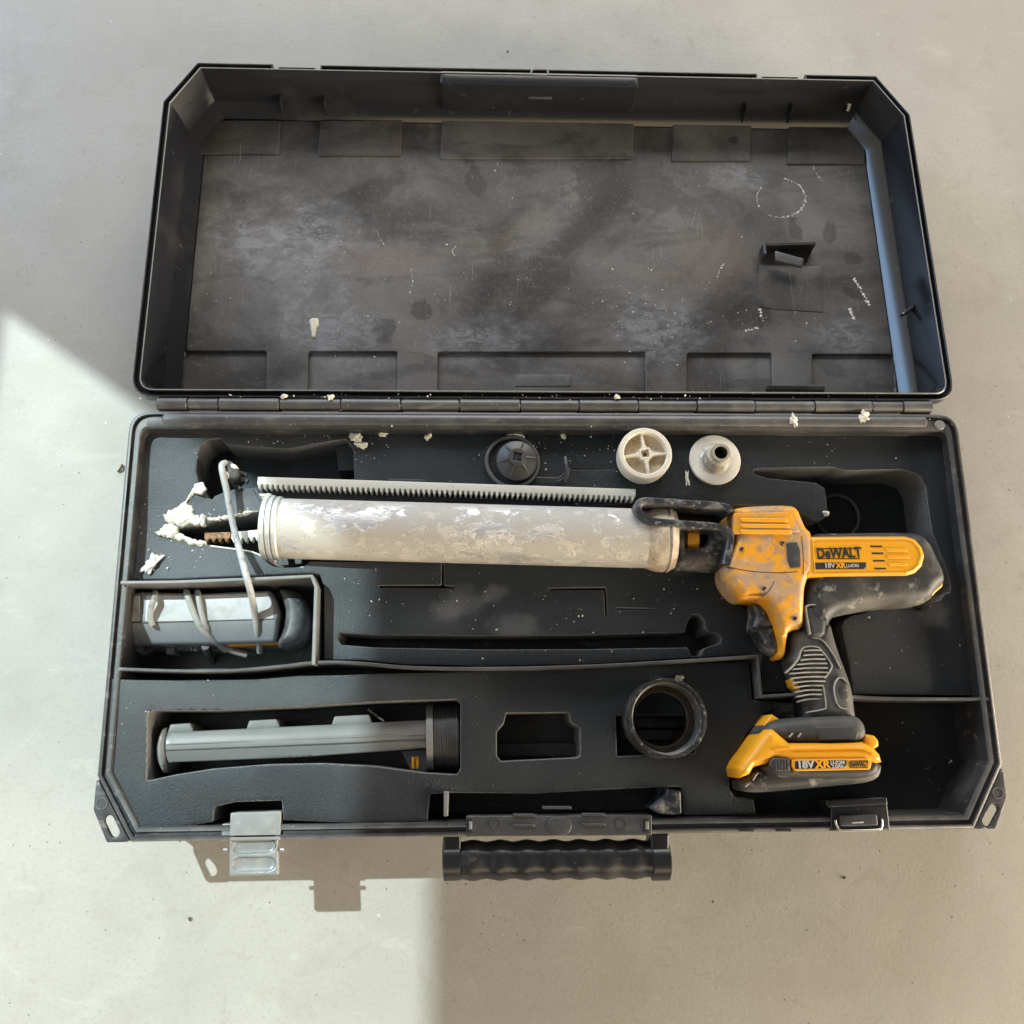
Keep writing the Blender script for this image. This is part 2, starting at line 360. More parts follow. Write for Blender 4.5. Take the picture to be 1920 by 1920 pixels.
def slab(name, outer, ztop, zbot, mat, parent=None, holes=(), rx=.002, rz=None, s=.004, grid=.012, zf=None, smooth=50, bottom=False, walls=True, wall_mat=None):
    """flat-lying solid from an outline with holes; top edges rounded over rx across and rz down"""
    rz = rx if rz is None else rz
    loops = [resample(ccw(outer), s)] + [resample(ccw(h)[::-1], s) for h in holes]
    pts = []; edges = []; lens = []
    for l in loops:
        b = len(pts); n = len(l); pts += l; edges += [(b + i, b + (i + 1) % n) for i in range(n)]; lens.append((b, n))
    nb = len(pts); ex = []
    for l in loops:
        a = np.array(l); t = np.roll(a, -1, 0) - np.roll(a, 1, 0); t /= np.linalg.norm(t, axis=1)[:, None] + 1e-12
        nrm = np.stack([-t[:, 1], t[:, 0]], 1)
        for k in (.1, .35, .68, 1.0): ex.append((a + nrm * rx * k, rx * k))
    cand = np.concatenate([e[0] for e in ex]); off = np.concatenate([np.full(len(e[0]), e[1]) for e in ex])
    ok = inside(cand, loops); dd = seg_dist(cand, loops); cand = cand[ok & (dd > off * .93)]
    a = np.array(loops[0]); mn, mx = a.min(0), a.max(0)
    gx, gy = np.meshgrid(np.arange(mn[0], mx[0], grid), np.arange(mn[1], mx[1], grid)); G = np.stack([gx.ravel(), gy.ravel()], 1)
    G = G[inside(G, loops)]
    if len(G): G = G[seg_dist(G, loops) > max(rx * 1.25, grid * .3)]
    allp = np.concatenate([np.array(pts), cand, G]) if len(G) else np.concatenate([np.array(pts), cand])
    vo, eo, fo, ov, _, _ = delaunay_2d_cdt([Vector(p) for p in allp], edges, [], 0, 1e-7)
    V2 = np.array([tuple(v) for v in vo]); T = [f for f in fo]
    cen = np.array([V2[list(f)].mean(0) for f in T]); keep = inside(cen, loops); T = [f for f, k in zip(T, keep) if k]
    back = {}
    for i, o in enumerate(ov):
        for j in o: back[j] = i
    D = seg_dist(V2, loops); isb = np.zeros(len(V2), bool)
    for j in range(nb): isb[back[j]] = True
    D[isb] = 0
    q = np.clip(1 - D / max(rx, 1e-9), 0, 1); Z = ztop - rz * (1 - np.sqrt(np.clip(1 - q * q, 0, 1)))
    if zf is not None: Z = Z + zf(V2[:, 0], V2[:, 1])
    V = [(x, y, z) for (x, y), z in zip(V2, Z)]; F = [tuple(f) for f in T]
    if walls:
        for b, n in lens:
            lo = len(V)
            for i in range(n): x, y, z = V[back[b + i]]; V.append((x, y, zbot))
            for i in range(n):
                j = (i + 1) % n
                if back[b + i] != back[b + j]: F.append((back[b + i], lo + i, lo + j, back[b + j]))
        if bottom:
            m = len(V); mp = {}
            for f in T:
                g = []
                for v in f:
                    if v not in mp: mp[v] = len(V); V.append((V2[v][0], V2[v][1], zbot))
                    g.append(mp[v])
                F.append(tuple(g[::-1]))
    o = mk(name, V, F, mat, parent, smooth)
    if wall_mat:
        o.data.materials.append(MATS[wall_mat]); nt_ = len(T)
        for k_, p_ in enumerate(o.data.polygons):
            if k_ >= nt_ or D[list(F[k_])].mean() < rx * .5: p_.material_index = 1
    return o
def loft(name, rings, mat, parent=None, cap0=True, cap1=True, smooth=35):
    n = len(rings[0]); V = [p for r in rings for p in r]; F = []
    for k in range(len(rings) - 1):
        for i in range(n):
            j = (i + 1) % n; F.append((k * n + i, k * n + j, (k + 1) * n + j, (k + 1) * n + i))
    if cap0: F.append(tuple(range(n))[::-1])
    if cap1: F.append(tuple((len(rings) - 1) * n + i for i in range(n)))
    return mk(name, V, F, mat, parent, smooth)
def frame_of(p0, p1):
    x = (Vector(p1) - Vector(p0)).normalized(); up = Vector((0, 0, 1)) if abs(x.z) < .9 else Vector((1, 0, 0))
    y = up.cross(x).normalized(); z = x.cross(y); return x, y, z
def lathe(name, p0, p1, prof, mat, parent=None, seg=40, smooth=35, closed=False, a0=0, a1=2 * math.pi, cap=True):
    """profile of (distance along p0->p1 in metres, radius)"""
    x, y, z = frame_of(p0, p1); V = []; F = []; full = abs(a1 - a0 - 2 * math.pi) < 1e-6
    ns = seg if full else seg + 1
    for t, r in prof:
        for k in range(ns):
            a = a0 + (a1 - a0) * k / seg; V.append(Vector(p0) + x * t + (y * math.cos(a) + z * math.sin(a)) * r)
    m = len(prof)
    for i in range(m if closed else m - 1):
        for k in range(seg):
            j = (k + 1) % ns; i2 = (i + 1) % m
            F.append((i * ns + k, i * ns + j, i2 * ns + j, i2 * ns + k))
    if not closed and full and cap:
        for i in (0, m - 1):
            if prof[i][1] > 1e-6: F.append(tuple(i * ns + k for k in range(seg)))
    o = mk(name, V, F, mat, parent, smooth)
    return o
def catmull(P, n=8):
    P = [Vector(p) for p in P]; Q = [P[0]] + P + [P[-1]]; out = []
    for i in range(1, len(Q) - 2):
        a, b, c, d = Q[i - 1:i + 3]
        for k in range(n):
            t = k / n
            out.append(.5 * ((2 * b) + (c - a) * t + (2 * a - 5 * b + 4 * c - d) * t * t + (3 * b - a - 3 * c + d) * t ** 3))
    out.append(P[-1]); return out
def catmull_px(q, z): return [tuple(v)[:2] for v in catmull([Vector((*U(x, y, z), 0)) for x, y in q], 5)]
def wire(name, P, r, mat, parent=None, seg=10, n=8, closed=False, rv=None):
    P = catmull(P, n) if not closed else [Vector(p) for p in P]
    V = []; F = []; m = len(P); prev = None
    for i, p in enumerate(P):
        t = (P[(i + 1) % m] - P[i - 1]) if closed else (P[min(i + 1, m - 1)] - P[max(i - 1, 0)])
        t = t.normalized(); up = prev if prev is not None else (Vector((0, 0, 1)) if abs(t.z) < .9 else Vector((1, 0, 0)))
        y = (up - t * up.dot(t)).normalized(); z = t.cross(y); prev = y; rr = r * (rv[i % len(rv)] if rv else 1)
        for k in range(seg): a = 2 * math.pi * k / seg; V.append(p + (y * math.cos(a) + z * math.sin(a)) * rr)
    for i in range(m if closed else m - 1):
        for k in range(seg):
            j = (k + 1) % seg; i2 = (i + 1) % m; F.append((i * seg + k, i * seg + j, i2 * seg + j, i2 * seg + k))
    if not closed: F += [tuple(range(seg)), tuple((m - 1) * seg + k for k in range(seg))]
    return mk(name, V, F, mat, parent, 60)
def ribbon(name, path, th, z0, z1, mat, parent=None, closed=False, rnd=.0006, smooth=40):
    """upright band of thickness th that follows a path"""
    P = [np.array(p) for p in path]; n = len(P); L = []; R = []
    z1l = z1 if isinstance(z1, (list, tuple)) else [z1] * n
    z0l = z0 if isinstance(z0, (list, tuple)) else [z0] * n
    for i in range(n):
        a = P[i - 1] if (i > 0 or closed) else P[i]; b = P[(i + 1) % n] if (i < n - 1 or closed) else P[i]
        d1 = P[i] - a; d2 = b - P[i]
        d1 = d1 / np.linalg.norm(d1) if np.linalg.norm(d1) > 0 else None; d2 = d2 / np.linalg.norm(d2) if np.linalg.norm(d2) > 0 else None
        if d1 is None: d1 = d2
        if d2 is None: d2 = d1
        t = d1 + d2; t /= np.linalg.norm(t) + 1e-9; nn = np.array([-t[1], t[0]]); k = 1 / max(.45, float(nn @ np.array([-d1[1], d1[0]])))
        L.append(P[i] + nn * th / 2 * k); R.append(P[i] - nn * th / 2 * k)
    V = []; F = []
    for i in range(n):
        c = (L[i] + R[i]) / 2; li = c + (L[i] - c) * (1 - 2 * rnd / th); ri = c + (R[i] - c) * (1 - 2 * rnd / th)
        V += [(*L[i], z0l[i]), (*L[i], z1l[i] - rnd), (*li, z1l[i]), (*ri, z1l[i]), (*R[i], z1l[i] - rnd), (*R[i], z0l[i])]
    for i in range(n if closed else n - 1):
        j = (i + 1) % n
        for k in range(6): F.append((i * 6 + k, j * 6 + k, j * 6 + (k + 1) % 6, i * 6 + (k + 1) % 6))
    if not closed: F += [tuple(range(6)), tuple((n - 1) * 6 + k for k in range(6))]
    return mk(name, V, F, mat, parent, smooth)
def block(name, quad, z0, z1, mat, parent=None, r=.001):
    """box with a rounded top over a four-cornered footprint"""
    return slab(name, fillet(ccw(quad), r, 3), z1, z0, mat, parent, rx=r, s=.006, grid=.03, bottom=True)
def rect(x0, y0, x1, y1): return [(x0, y0), (x1, y0), (x1, y1), (x0, y1)]
def capsule(a, b, r, n=8):
    a, b = np.array(a), np.array(b); d = b - a; t = math.atan2(d[1], d[0]); out = []
    for k in range(n + 1): q = t - math.pi / 2 + math.pi * k / n; out.append(tuple(b + r * np.array([math.cos(q), math.sin(q)])))
    for k in range(n + 1): q = t + math.pi / 2 + math.pi * k / n; out.append(tuple(a + r * np.array([math.cos(q), math.sin(q)])))
    return out
def circle(c, r, n=32, ph=0): return [(c[0] + r * math.cos(2 * math.pi * k / n + ph), c[1] + r * math.sin(2 * math.pi * k / n + ph)) for k in range(n)]
def text(name, s, loc, size, mat, parent, rot=0, depth=.0004, bold=0, xs=1.0):
    c = bpy.data.curves.new(name, 'FONT'); c.body = s; c.size = size; c.align_x = 'CENTER'; c.align_y = 'CENTER'; c.extrude = depth / 2; c.offset = bold; c.resolution_u = 3
    t = bpy.data.objects.new(name, c); me = bpy.data.meshes.new_from_object(t); me.name = name
    bpy.data.objects.remove(t); bpy.data.curves.remove(c)
    me.transform(Matrix.Translation(loc) @ Matrix.Rotation(rot, 4, 'Z') @ Matrix.Diagonal((xs, 1, 1, 1)))
    o = bpy.data.objects.new(name, me); finish(o, mat)
    o.parent = parent; o.matrix_parent_inverse = WORLD(parent).inverted() if LOCAL is None else Matrix()
    return o
def lump(name, c, sx, sy, sz, mat, parent=None, sub=2, rough=.35, rot=0, seed=0):
    """irregular crumb resting with its lowest point at c.z"""
    bm = bmesh.new(); bmesh.ops.create_icosphere(bm, subdivisions=sub, radius=1)
    r = random.Random(seed); ph = [(r.uniform(1, 3.2), r.uniform(0, 6.28), r.uniform(0, 6.28), r.uniform(0, 6.28)) for _ in range(5)]
    ca, sa = math.cos(rot), math.sin(rot); V = []
    for v in bm.verts:
        n = v.co.normalized(); k = 1 + rough * sum(math.sin(q[0] * 1.7 * n.x + q[1]) * math.sin(q[0] * 1.7 * n.y + q[2]) * math.cos(q[0] * n.z + q[3]) for q in ph) / 2
        if sub > 2: k += .10 * math.sin(9 * n.x + ph[0][1]) * math.sin(11 * n.y + ph[1][1]) + .07 * math.sin(19 * n.y + 3 * n.x + ph[2][1]) * math.sin(17 * n.x + ph[3][1])
        p = n * k; x, y, z = p.x * sx, p.y * sy, p.z * sz; V.append((x * ca - y * sa, x * sa + y * ca, z))
    zm = min(v[2] for v in V); V = [(c[0] + x, c[1] + y, c[2] + z - zm * .85) for x, y, z in V]
    F = [[v.index for v in f.verts] for f in bm.faces]; bm.free()
    return mk(name, V, F, mat, parent, 70)

# ------------------------------------------------------------------ setting
fl = mk('floor', [(-4, -4, 0), (4, -4, 0), (4, 4, 0), (-4, 4, 0)], [(0, 1, 2, 3)], 'concrete', None, None); fl['kind'] = 'structure'
# the wall beside the floor, with the window that lets the sun in
WX = -1.5
def at_wall(fx): return (fx - WX) / math.cos(SUN_AZ) * math.tan(SUN_EL)
zs, zl = at_wall(-.590), at_wall(-.090); yj = .815; yk = -1.35
def wallbox(y0, y1, z0, z1):
    x0, x1 = WX - .03, WX
    return [(x0, y0, z0), (x1, y0, z0), (x1, y1, z0), (x0, y1, z0), (x0, y0, z1), (x1, y0, z1), (x1, y1, z1), (x0, y1, z1)]
V = []; F = []
for q in ((-3, 3, 0, zs), (-3, 3, zl, 3.4), (-3, yk, zs, zl), (yj, 3, zs, zl)):
    b = len(V); V += wallbox(*q)
    F += [tuple(b + i for i in f) for f in ((0, 3, 2, 1), (4, 5, 6, 7), (0, 1, 5, 4), (1, 2, 6, 5), (2, 3, 7, 6), (3, 0, 4, 7))]
wl = mk('wall', V, F, 'wall_paint', None, None); wl['kind'] = 'structure'

# ------------------------------------------------------------------ the case
case = thing('tool_case', 'long black plastic tool case lying open on the concrete floor', 'tool case', (0, -.2, 0))
W2 = .41; BT = -.0093; BB = -.4074
def hexline(x0, x1, y0, y1, cx, cy, ins, r, seg, flip):
    """rectangle with two cut corners and two round ones, each side moved in by its own inset; ins = (left, chamferL, far, chamferR, right, near)"""
    # far side (y1) has the cut corners; near side (y0) the round ones
    P = [(x0, y0), (x0, y1 - cy), (x0 + cx, y1), (x1 - cx, y1), (x1, y1 - cy), (x1, y0)]
    n = 6; lines = []
    for i in range(n):
        a, b = np.array(P[i]), np.array(P[(i + 1) % n]); d = (b - a) / np.linalg.norm(b - a); nn = np.array([d[1], -d[0]])
        lines.append((a + nn * ins[i], d))
    Q = []
    for i in range(n):
        (a, d), (b, e) = lines[i - 1], lines[i]; t = np.linalg.solve(np.stack([d, -e], 1), b - a)[0]; Q.append(tuple(a + d * t))
    rr = [max(r - ins[0], .0015), 0, 0, 0, 0, max(r - ins[0], .0015)]
    Q = fillet(Q, rr, seg)
    if flip: Q = [(x, -y) for x, y in Q]
    return Q
def base_ring(d, z, top=1.0, cx=.034, cy=.056, bot=1.0):
    q = hexline(-W2, W2, -BT, -BB, cx, cy, (d, d, d * bot, d, d, d * top), .022, 6, True)
    return [(x, y, z) for x, y in q]
rings = [base_ring(.014, .002), base_ring(.012, 0.006), base_ring(.003, H - .022), base_ring(.0005, H - .016), base_ring(0, H - .004), base_ring(.0012, H - .0008), base_ring(.0028, H), base_ring(.0042, H), base_ring(.0048, H - .0035),
         base_ring(.0078, H - .0035), base_ring(.0084, H - .0005), base_ring(.0118, H - .0005, 1.35), base_ring(.0128, H - .002, 1.45), base_ring(.0165, .028, 1.5), ]
cb = loft('case_base', rings, 'dusty_black_plastic', case, smooth=30)
# slotted corner plates
for sx, slot in ((-1, ((203, 1538), (214, 1561))), (1, ((1866, 1517), (1853, 1541)))):
    q = [(sx * W2, BB + .056), (sx * W2, BB + .0272), (sx * (W2 - .0139), BB), (sx * (W2 - .034), BB), ]
    a, b = U(*slot[0], H), U(*slot[1], H)
    slab('corner_plate', fillet(ccw(q), .002, 3), H - .0012, H - .006, 'dusty_black_plastic', case, holes=[capsule(a, b, .0042)], rx=.0008, s=.004, grid=.01, bottom=True)
    c = U(190 if sx < 0 else 1872, 1507 if sx < 0 else 1487, H)
    lathe('moulded_disc', (c[0], c[1], H - .0009), (c[0], c[1], H + .01), [(0, .0052), (.0007, .0050), (.0007, .0042), (.0002, .004), (.0002, 0)], 'dusty_black_plastic', case, 20)
p = U(1762, 797, H); lathe('moulded_disc', (p[0], p[1], H - .001), (p[0], p[1], H + .01), [(0, .005), (.0014, .005), (.0018, .0045), (.0018, 0)], 'grey_plastic', case, 20)
# rounded bead along the hinge side of the base
yb = BT - .009
lathe('hinge_rail', (-W2 + .03, yb, H - .006), (W2 - .03, yb, H - .006), [(0, .004), (.004, .0078), (2 * W2 - .064, .0078), (2 * W2 - .06, .004)], 'dusty_black_plastic', case, 24)

# lid -------------------------------------------------------------
lid = bpy.data.objects.new('case_lid', None)
DL = .3962; LCX, LCY = .0321, .0517
def lid_line(d, far=1.0, near=1.0, ch=1.0): return hexline(-W2, W2, 0, DL, LCX, LCY, (d, d * ch, d * far, d * ch, d, d * near), .022, 6, False)
def lid_ring(d, dep, **k): return [(x, y, -dep) for x, y in lid_line(d, **k)]
rings = [lid_ring(.022, .072), lid_ring(.012, .070), lid_ring(.0065, .045), lid_ring(.0062, .007), lid_ring(.0062, .0004), lid_ring(.0066, 0), lid_ring(.0078, 0), lid_ring(.0082, .0006),
         lid_ring(.0165, .041, far=1.0), lid_ring(.0175, .0416, far=1.0), lid_ring(.030, LD, far=.95, near=.7)]
V = [p for r in rings for p in r]; n = len(rings[0]); F = []
for k in range(len(rings) - 1):
    for i in range(n): j = (i + 1) % n; F.append((k * n + i, k * n + j, (k + 1) * n + j, (k + 1) * n + i))
F.append(tuple(range(n))[::-1])
me = bpy.data.meshes.new('case_lid'); me.from_pydata(V, [], F)
bm = bmesh.new(); bm.from_mesh(me); bmesh.ops.recalc_face_normals(bm, faces=bm.faces); bm.to_mesh(me); bm.free()
lid = bpy.data.objects.new('case_lid', me); lid.location = LID0; lid.rotation_euler = (-TILT, 0, 0)
finish(lid, 'lid_shell_plastic', None, 25); lid.parent = case; lid.matrix_parent_inverse = WORLD(case).inverted()
LOCAL = lid
def LP(pts, d): return [UL(x, y, d) for x, y in pts]
# floor panel of the lid with its sunk fields, then the raised fields
flr = lid_line(.0305, far=.95, near=.7)
low = [(335, 658, 500, 733), (578, 659, 745, 733), (821, 660, 1210, 733), (1288, 662, 1447, 733), (1523, 664, 1676, 733)]
holes = []
for x0, y0, x1, y1 in low:
    q = LP([(x0, y0), (x1, y0), (x1, y1), (x0, y1)], LD)
    ym = .0225; q[2] = (q[2][0], ym); q[3] = (q[3][0], ym); holes.append(fillet(ccw(q), .003, 4))
slab('lid_panel', flr, -LD + .0002, -LD - .005, 'scuffed_lid_plastic', lid, holes=holes, rx=.0012, s=.008, grid=.02)
for h in holes:
    slab('sunk_field', h, -LD - .0038, -LD - .005, 'scuffed_lid_plastic', lid, rx=.0002, s=.01, grid=.03, walls=False)
q = LP([(965, 700), (1070, 700), (1070, 722), (965, 722)], LD)
block('moulded_plate', q, -LD - .0037, -LD - .0032, 'scuffed_lid_plastic', lid, .0005)
for (x0, y0, x1, y1) in ((374, 228, 526, 290), (601, 228, 754, 293), (829, 228, 1188, 299), (1262, 236, 1408, 303), (1479, 240, 1622, 309)):
    q = LP([(x0, y0), (x1, y0), (x1 - 2, y1), (x0 - 4, y1)], LD)
    slab('raised_field', fillet(ccw(q), .0012, 3), -LD + .0022, -LD, 'scuffed_lid_plastic', lid, rx=.0009, s=.012, grid=.03)
# far wall: reinforced middle and upright ribs
yf = DL - .0085
a = UL(826, 150, 0)[0]; b = UL(1196, 150, 0)[0]
q = [(a, yf - .012), (b, yf - .012), (b, yf + .004), (a, yf + .004)]
block('latch_block', q, -LD + .012, -.0008, 'lid_shell_plastic', lid, .001)
q = [(UL(990, 175, .02)[0], yf - .0135), (UL(1035, 175, .02)[0], yf - .0135), (UL(1035, 175, .02)[0], yf - .011), (UL(990, 175, .02)[0], yf - .011)]
block('moulded_bar', q, -.022, -.019, 'charcoal_plastic', lid, .0004)
for px in (524, 607, 1400, 1486):
    x = UL(px, 200, .03)[0]
    block('wall_rib', rect(x - .0010, yf - .0165, x + .0010, yf), -LD, -.030, 'lid_shell_plastic', lid, .0006)
ribbon('inner_lip', lid_line(.0072), .0012, -.003, .0004, 'latch_plastic', lid, True, .0003)
# outer lip: continuous round the sides, broken at the latches
def lip(pts, closed=False): ribbon('lip_band', pts, .0016, -.012, -.0004, 'black_plastic', lid, closed, .0004)
full = lid_line(.0008)
yF = DL - .0008
far = {k: UL(k, 140, 0)[0] for k in (509, 521, 588, 601, 1419, 1431, 1497, 1511)}
# side run: follow the outline from the far-left break round the hinge side to the far-right break
pts = full
i0 = min(range(len(pts)), key=lambda i: (pts[i][0] + W2 - LCX) ** 2 + (pts[i][1] - yF) ** 2)
i1 = min(range(len(pts)), key=lambda i: (pts[i][0] - W2 + LCX) ** 2 + (pts[i][1] - yF) ** 2)
order = [pts[(i1 + k) % len(pts)] for k in range((i0 - i1) % len(pts) + 1)]
lip([(far[1511], yF - .007), (far[1511], yF)] + order + [(far[509], yF), (far[509], yF - .007)])
lip([(far[601], yF - .007), (far[601], yF), (UL(1000, 130, 0)[0], yF), (far[1419], yF), (far[1419], yF - .007)])
for k0, k1 in ((521, 588), (1431, 1497)):
    ribbon('latch_tab', [(far[k0], yF - .0065), (far[k0], yF - .0012), (far[k1], yF - .0012), (far[k1], yF - .0065)], .0014, -.016, -.003, 'black_plastic', lid)
# floor of the groove between the two lips
og, ig = lid_line(.0014), lid_line(.0064)
n = len(og); Vg = [(x, y, -.0075) for x, y in og] + [(x, y, -.0075) for x, y in ig] + [(x, y, -.0095) for x, y in og] + [(x, y, -.0095) for x, y in ig]
Fg = []
gaps = [(far[509], far[521]), (far[588], far[601]), (far[1419], far[1431]), (far[1497], far[1511])]
for i in range(n):
    j = (i + 1) % n
    if abs(og[i][1] - og[j][1]) < 1e-6 and og[i][1] > DL / 2: continue
    Fg += [(i, j, n + j, n + i), (2 * n + i, 2 * n + j, 3 * n + j, 3 * n + i)]
o = mk('lip_groove', Vg, Fg, 'deep_black', lid, 30)
for a, b in ((UL(375, 118, 0)[0], far[509]), (far[601], far[1419]), (far[1511], UL(1642, 145, 0)[0])):
    block('lip_groove', rect(a, yF - .0055, b, yF - .0008), -.0095, -.0075, 'deep_black', lid, .0004)
# eyelet in the middle of the far lip
c = (UL(1012, 138, 0)[0], yF - .0032)
ribbon('eyelet', capsule((c[0] - .006, c[1]), (c[0] + .006, c[1]), .0036, 6), .0016, -.008, .0006, 'grey_plastic', lid, True)
# broken clip standing on the lid panel
c0 = UL(1440, 470, LD - .012); c1 = UL(1528, 462, LD - .012)
ribbon('clip_bracket', [(c0[0] - .004, c0[1] - .006), (c0[0] - .004, c0[1] + .006), (c1[0], c1[1] + .002)], .003, -LD, -LD + .016, 'black_plastic', lid)
q = LP([(1452, 472), (1506, 487), (1503, 502), (1453, 490)], LD - .013)
slab('clip_flap', fillet(ccw(q), .001, 3), -LD + .0155, -LD + .012, 'charcoal_plastic', lid, rx=.0006, bottom=True)
q = LP([(1448, 470), (1522, 466), (1512, 492), (1452, 480)], LD)
slab('clip_socket', ccw(q), -LD + .0015, -LD, 'deep_black', lid, rx=.0004)
q = LP([(1424, 497), (1540, 500), (1543, 586), (1422, 578)], LD)
slab('label_patch', fillet(ccw(q), .001, 3), -LD + .0008, -LD, 'scuffed_lid_plastic', lid, rx=.0004, s=.01, grid=.03)
q = LP([(1437, 722), (1546, 723), (1546, 733), (1437, 732)], LD - .004)
slab('moulded_bar', fillet(ccw(q), .001, 3), -LD + .005, -LD, 'black_plastic', lid, rx=.0006)
q = LP([(1688, 590), (1712, 574), (1712, 581), (1691, 594)], .030)
slab('plastic_burr', ccw(q), -.026, -.032, 'black_plastic', lid, rx=.0005, bottom=True)
# dried sealant stuck in the lid
def streak(name, pxs, r, d=LD, jit=.35, mat='pale_sealant', seed=1):
    rr = random.Random(seed); P = catmull([Vector((*UL(x, y, d), -d)) for x, y in pxs], 6); V = []; F = []; acc = 0
    for a, b in zip(P[:-1], P[1:]):
        n = max(1, int((b - a).length / (r * .8)))
        for k in range(n):
            if rr.random() < .15: continue
            c = a.lerp(b, k / n) + Vector((rr.gauss(0, r * .35), rr.gauss(0, r * .35), 0)); q = r * rr.uniform(.6, 1.6); base = len(V)
            for m in range(6): t = m * math.pi / 3 + rr.random(); e = q * rr.uniform(.6, 1.3); V.append((c.x + e * math.cos(t), c.y + e * math.sin(t), c.z - .0001))
            V.append((c.x, c.y, c.z + q * rr.uniform(.3, .6)))
            F += [(base + m, base + (m + 1) % 6, base + 6) for m in range(6)]
    if F: mk(name, V, F, mat, lid, None)
arc = [(1465 + 45 * math.cos(t), 372 + 36 * math.sin(t)) for t in np.linspace(-1.5, 1.6, 14)]
streak('sealant_ring_mark', arc, .0012, seed=2)
arc = [(1465 + 46 * math.cos(t), 372 + 36 * math.sin(t)) for t in np.linspace(2.7, 3.75, 6)]
streak('sealant_ring_mark', arc, .0010, seed=3, jit=.6)
arc = [(1465 + 46 * math.cos(t), 372 + 36 * math.sin(t)) for t in np.linspace(1.7, 2.1, 3)]
streak('sealant_ring_mark', arc, .0009, seed=4, jit=.6)
streak('sealant_streak', [(1601, 523), (1612, 540), (1622, 558), (1631, 573)], .0016, seed=5)
streak('sealant_streak', [(1593, 578), (1598, 590), (1605, 602)], .0017, seed=6)
streak('sealant_streak', [(1345, 520), (1350, 505), (1362, 491)], .0010, seed=7)
streak('sealant_streak', [(1525, 310), (1530, 325), (1543, 340)], .0010, seed=8)
streak('sealant_streak', [(1556, 281), (1566, 282), (1574, 286)], .0011, seed=9)
streak('sealant_streak', [(1398, 620), (1412, 617), (1426, 615)], .0014, seed=10)
streak('sealant_streak', [(1425, 580), (1428, 592), (1432, 603)], .0016, seed=11)
streak('sealant_streak', [(1508, 617), (1512, 608), (1514, 603)], .0010, seed=12)
streak('sealant_streak', [(1590, 205), (1594, 192)], .0016, d=.03, seed=13)
streak('sealant_streak', [(1305, 395), (1296, 425)], .0005, seed=14)
streak('sealant_streak', [(853, 480), (848, 470), (858, 458)], .0007, seed=15)
streak('sealant_streak', [(705, 430), (712, 445), (722, 462)], .0008, seed=16)
streak('sealant_streak', [(770, 505), (774, 530), (768, 550)], .0008, seed=17)
rr_ = random.Random(4); P = resample(ccw(LP([(579, 602), (586, 596), (597, 598), (599, 610), (593, 619), (591, 633), (585, 634), (583, 618)], LD)), .0014)
P = [(x + rr_.uniform(-.0004, .0004), y + rr_.uniform(-.0004, .0004)) for x, y in P]
slab('sealant_blob', P, -LD + .0022, -LD, 'sealant', lid, rx=.0022, s=.0014, grid=.001, smooth=70, zf=lambda x, y: .0005 * np.sin(x * 2100) * np.sin(y * 1700))
Vs = []; Fs = []
def add_crumb(c, r):
    base = len(Vs); k = [random.uniform(.55, 1.3) for _ in range(6)]; e = random.uniform(.6, 1.8); ro = random.uniform(0, 3.14)
    ca, sa = math.cos(ro), math.sin(ro)
    for (x, y, z), q in zip(((1, 0, 0), (0, 1, 0), (-1, 0, 0), (0, -1, 0), (0, 0, 1), (0, 0, -.5)), k):
        x, y, z = x * r * q * e, y * r * q, z * r * q * .7; Vs.append((c[0] + x * ca - y * sa, c[1] + x * sa + y * ca, c[2] + z))
    for i in range(4): Fs.append((base + i, base + (i + 1) % 4, base + 4)); Fs.append((base + (i + 1) % 4, base + i, base + 5))
for (px, py, sx, sy, n) in ((1190, 560, 90, 80, 60), (1200, 640, 90, 50, 45), (620, 480, 140, 90, 25), (1420, 600, 90, 40, 25), (900, 560, 250, 90, 25), (1350, 500, 200, 120, 20), (700, 660, 200, 50, 15), (1050, 330, 300, 70, 15)):
    for _ in range(n):
        a = UL(random.gauss(px, sx * .6), random.gauss(py, sy * .6), LD)
        if abs(a[0]) < .37 and .03 < a[1] < .36: add_crumb((a[0], a[1], -LD + .0002), random.choice((.00025, .0003, .0004, .0005, .0008)))
o = mk('lid_crumbs', Vs, Fs, 'pale_sealant', lid, None); o['kind'] = 'stuff'
LOCAL = None

# hinge ------------------------------------------------------------
ks = [295, 353, 411, 525, 640, 752, 862, 975, 1085, 1195, 1305, 1413, 1525, 1632, 1690, 1745]
zh = H - .004
for i in range(len(ks) - 1):
    a, b = U(ks[i], 759, zh), U(ks[i + 1], 759, zh); L = b[0] - a[0]; up = i % 2 == 0
    y = (BT + .0048) / 2 + .0005
    r = .0062 if up else .0056
    k = lathe('hinge_knuckle', (a[0] + .0004, y, zh), (b[0] - .0004, y, zh), [(0, r - .0006), (.0006, r), (L - .0014, r), (L - .0008, r - .0006)], 'dusty_black_plastic', case, 20)
    yy = (y, BT - .001) if up else (LID0[1] + .001, y)
    block('hinge_leaf', rect(a[0] + .001, yy[0] if yy[0] < yy[1] else yy[1], b[0] - .001, max(yy)), zh - .006, zh - .0015 + (.003 if not up else 0), 'dusty_black_plastic', case, .0006)
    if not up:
        ribbon('lit_gap_strip', [(a[0] + .002, BT + .0012), (b[0] - .002, BT + .0012)], .0016, H - .012, H - .006, 'pale_sealant', case, rnd=.0003)  # lit floor behind the hinge gap, painted as a pale strip
lathe('hinge_pin', (-.37, (BT + .0048) / 2 + .0005, zh), (.37, (BT + .0048) / 2 + .0005, zh), [(0, .002), (.74, .002)], 'steel_wire', case, 10)

# front: latches, handle ------------------------------------------------------------
zf_ = H - .001
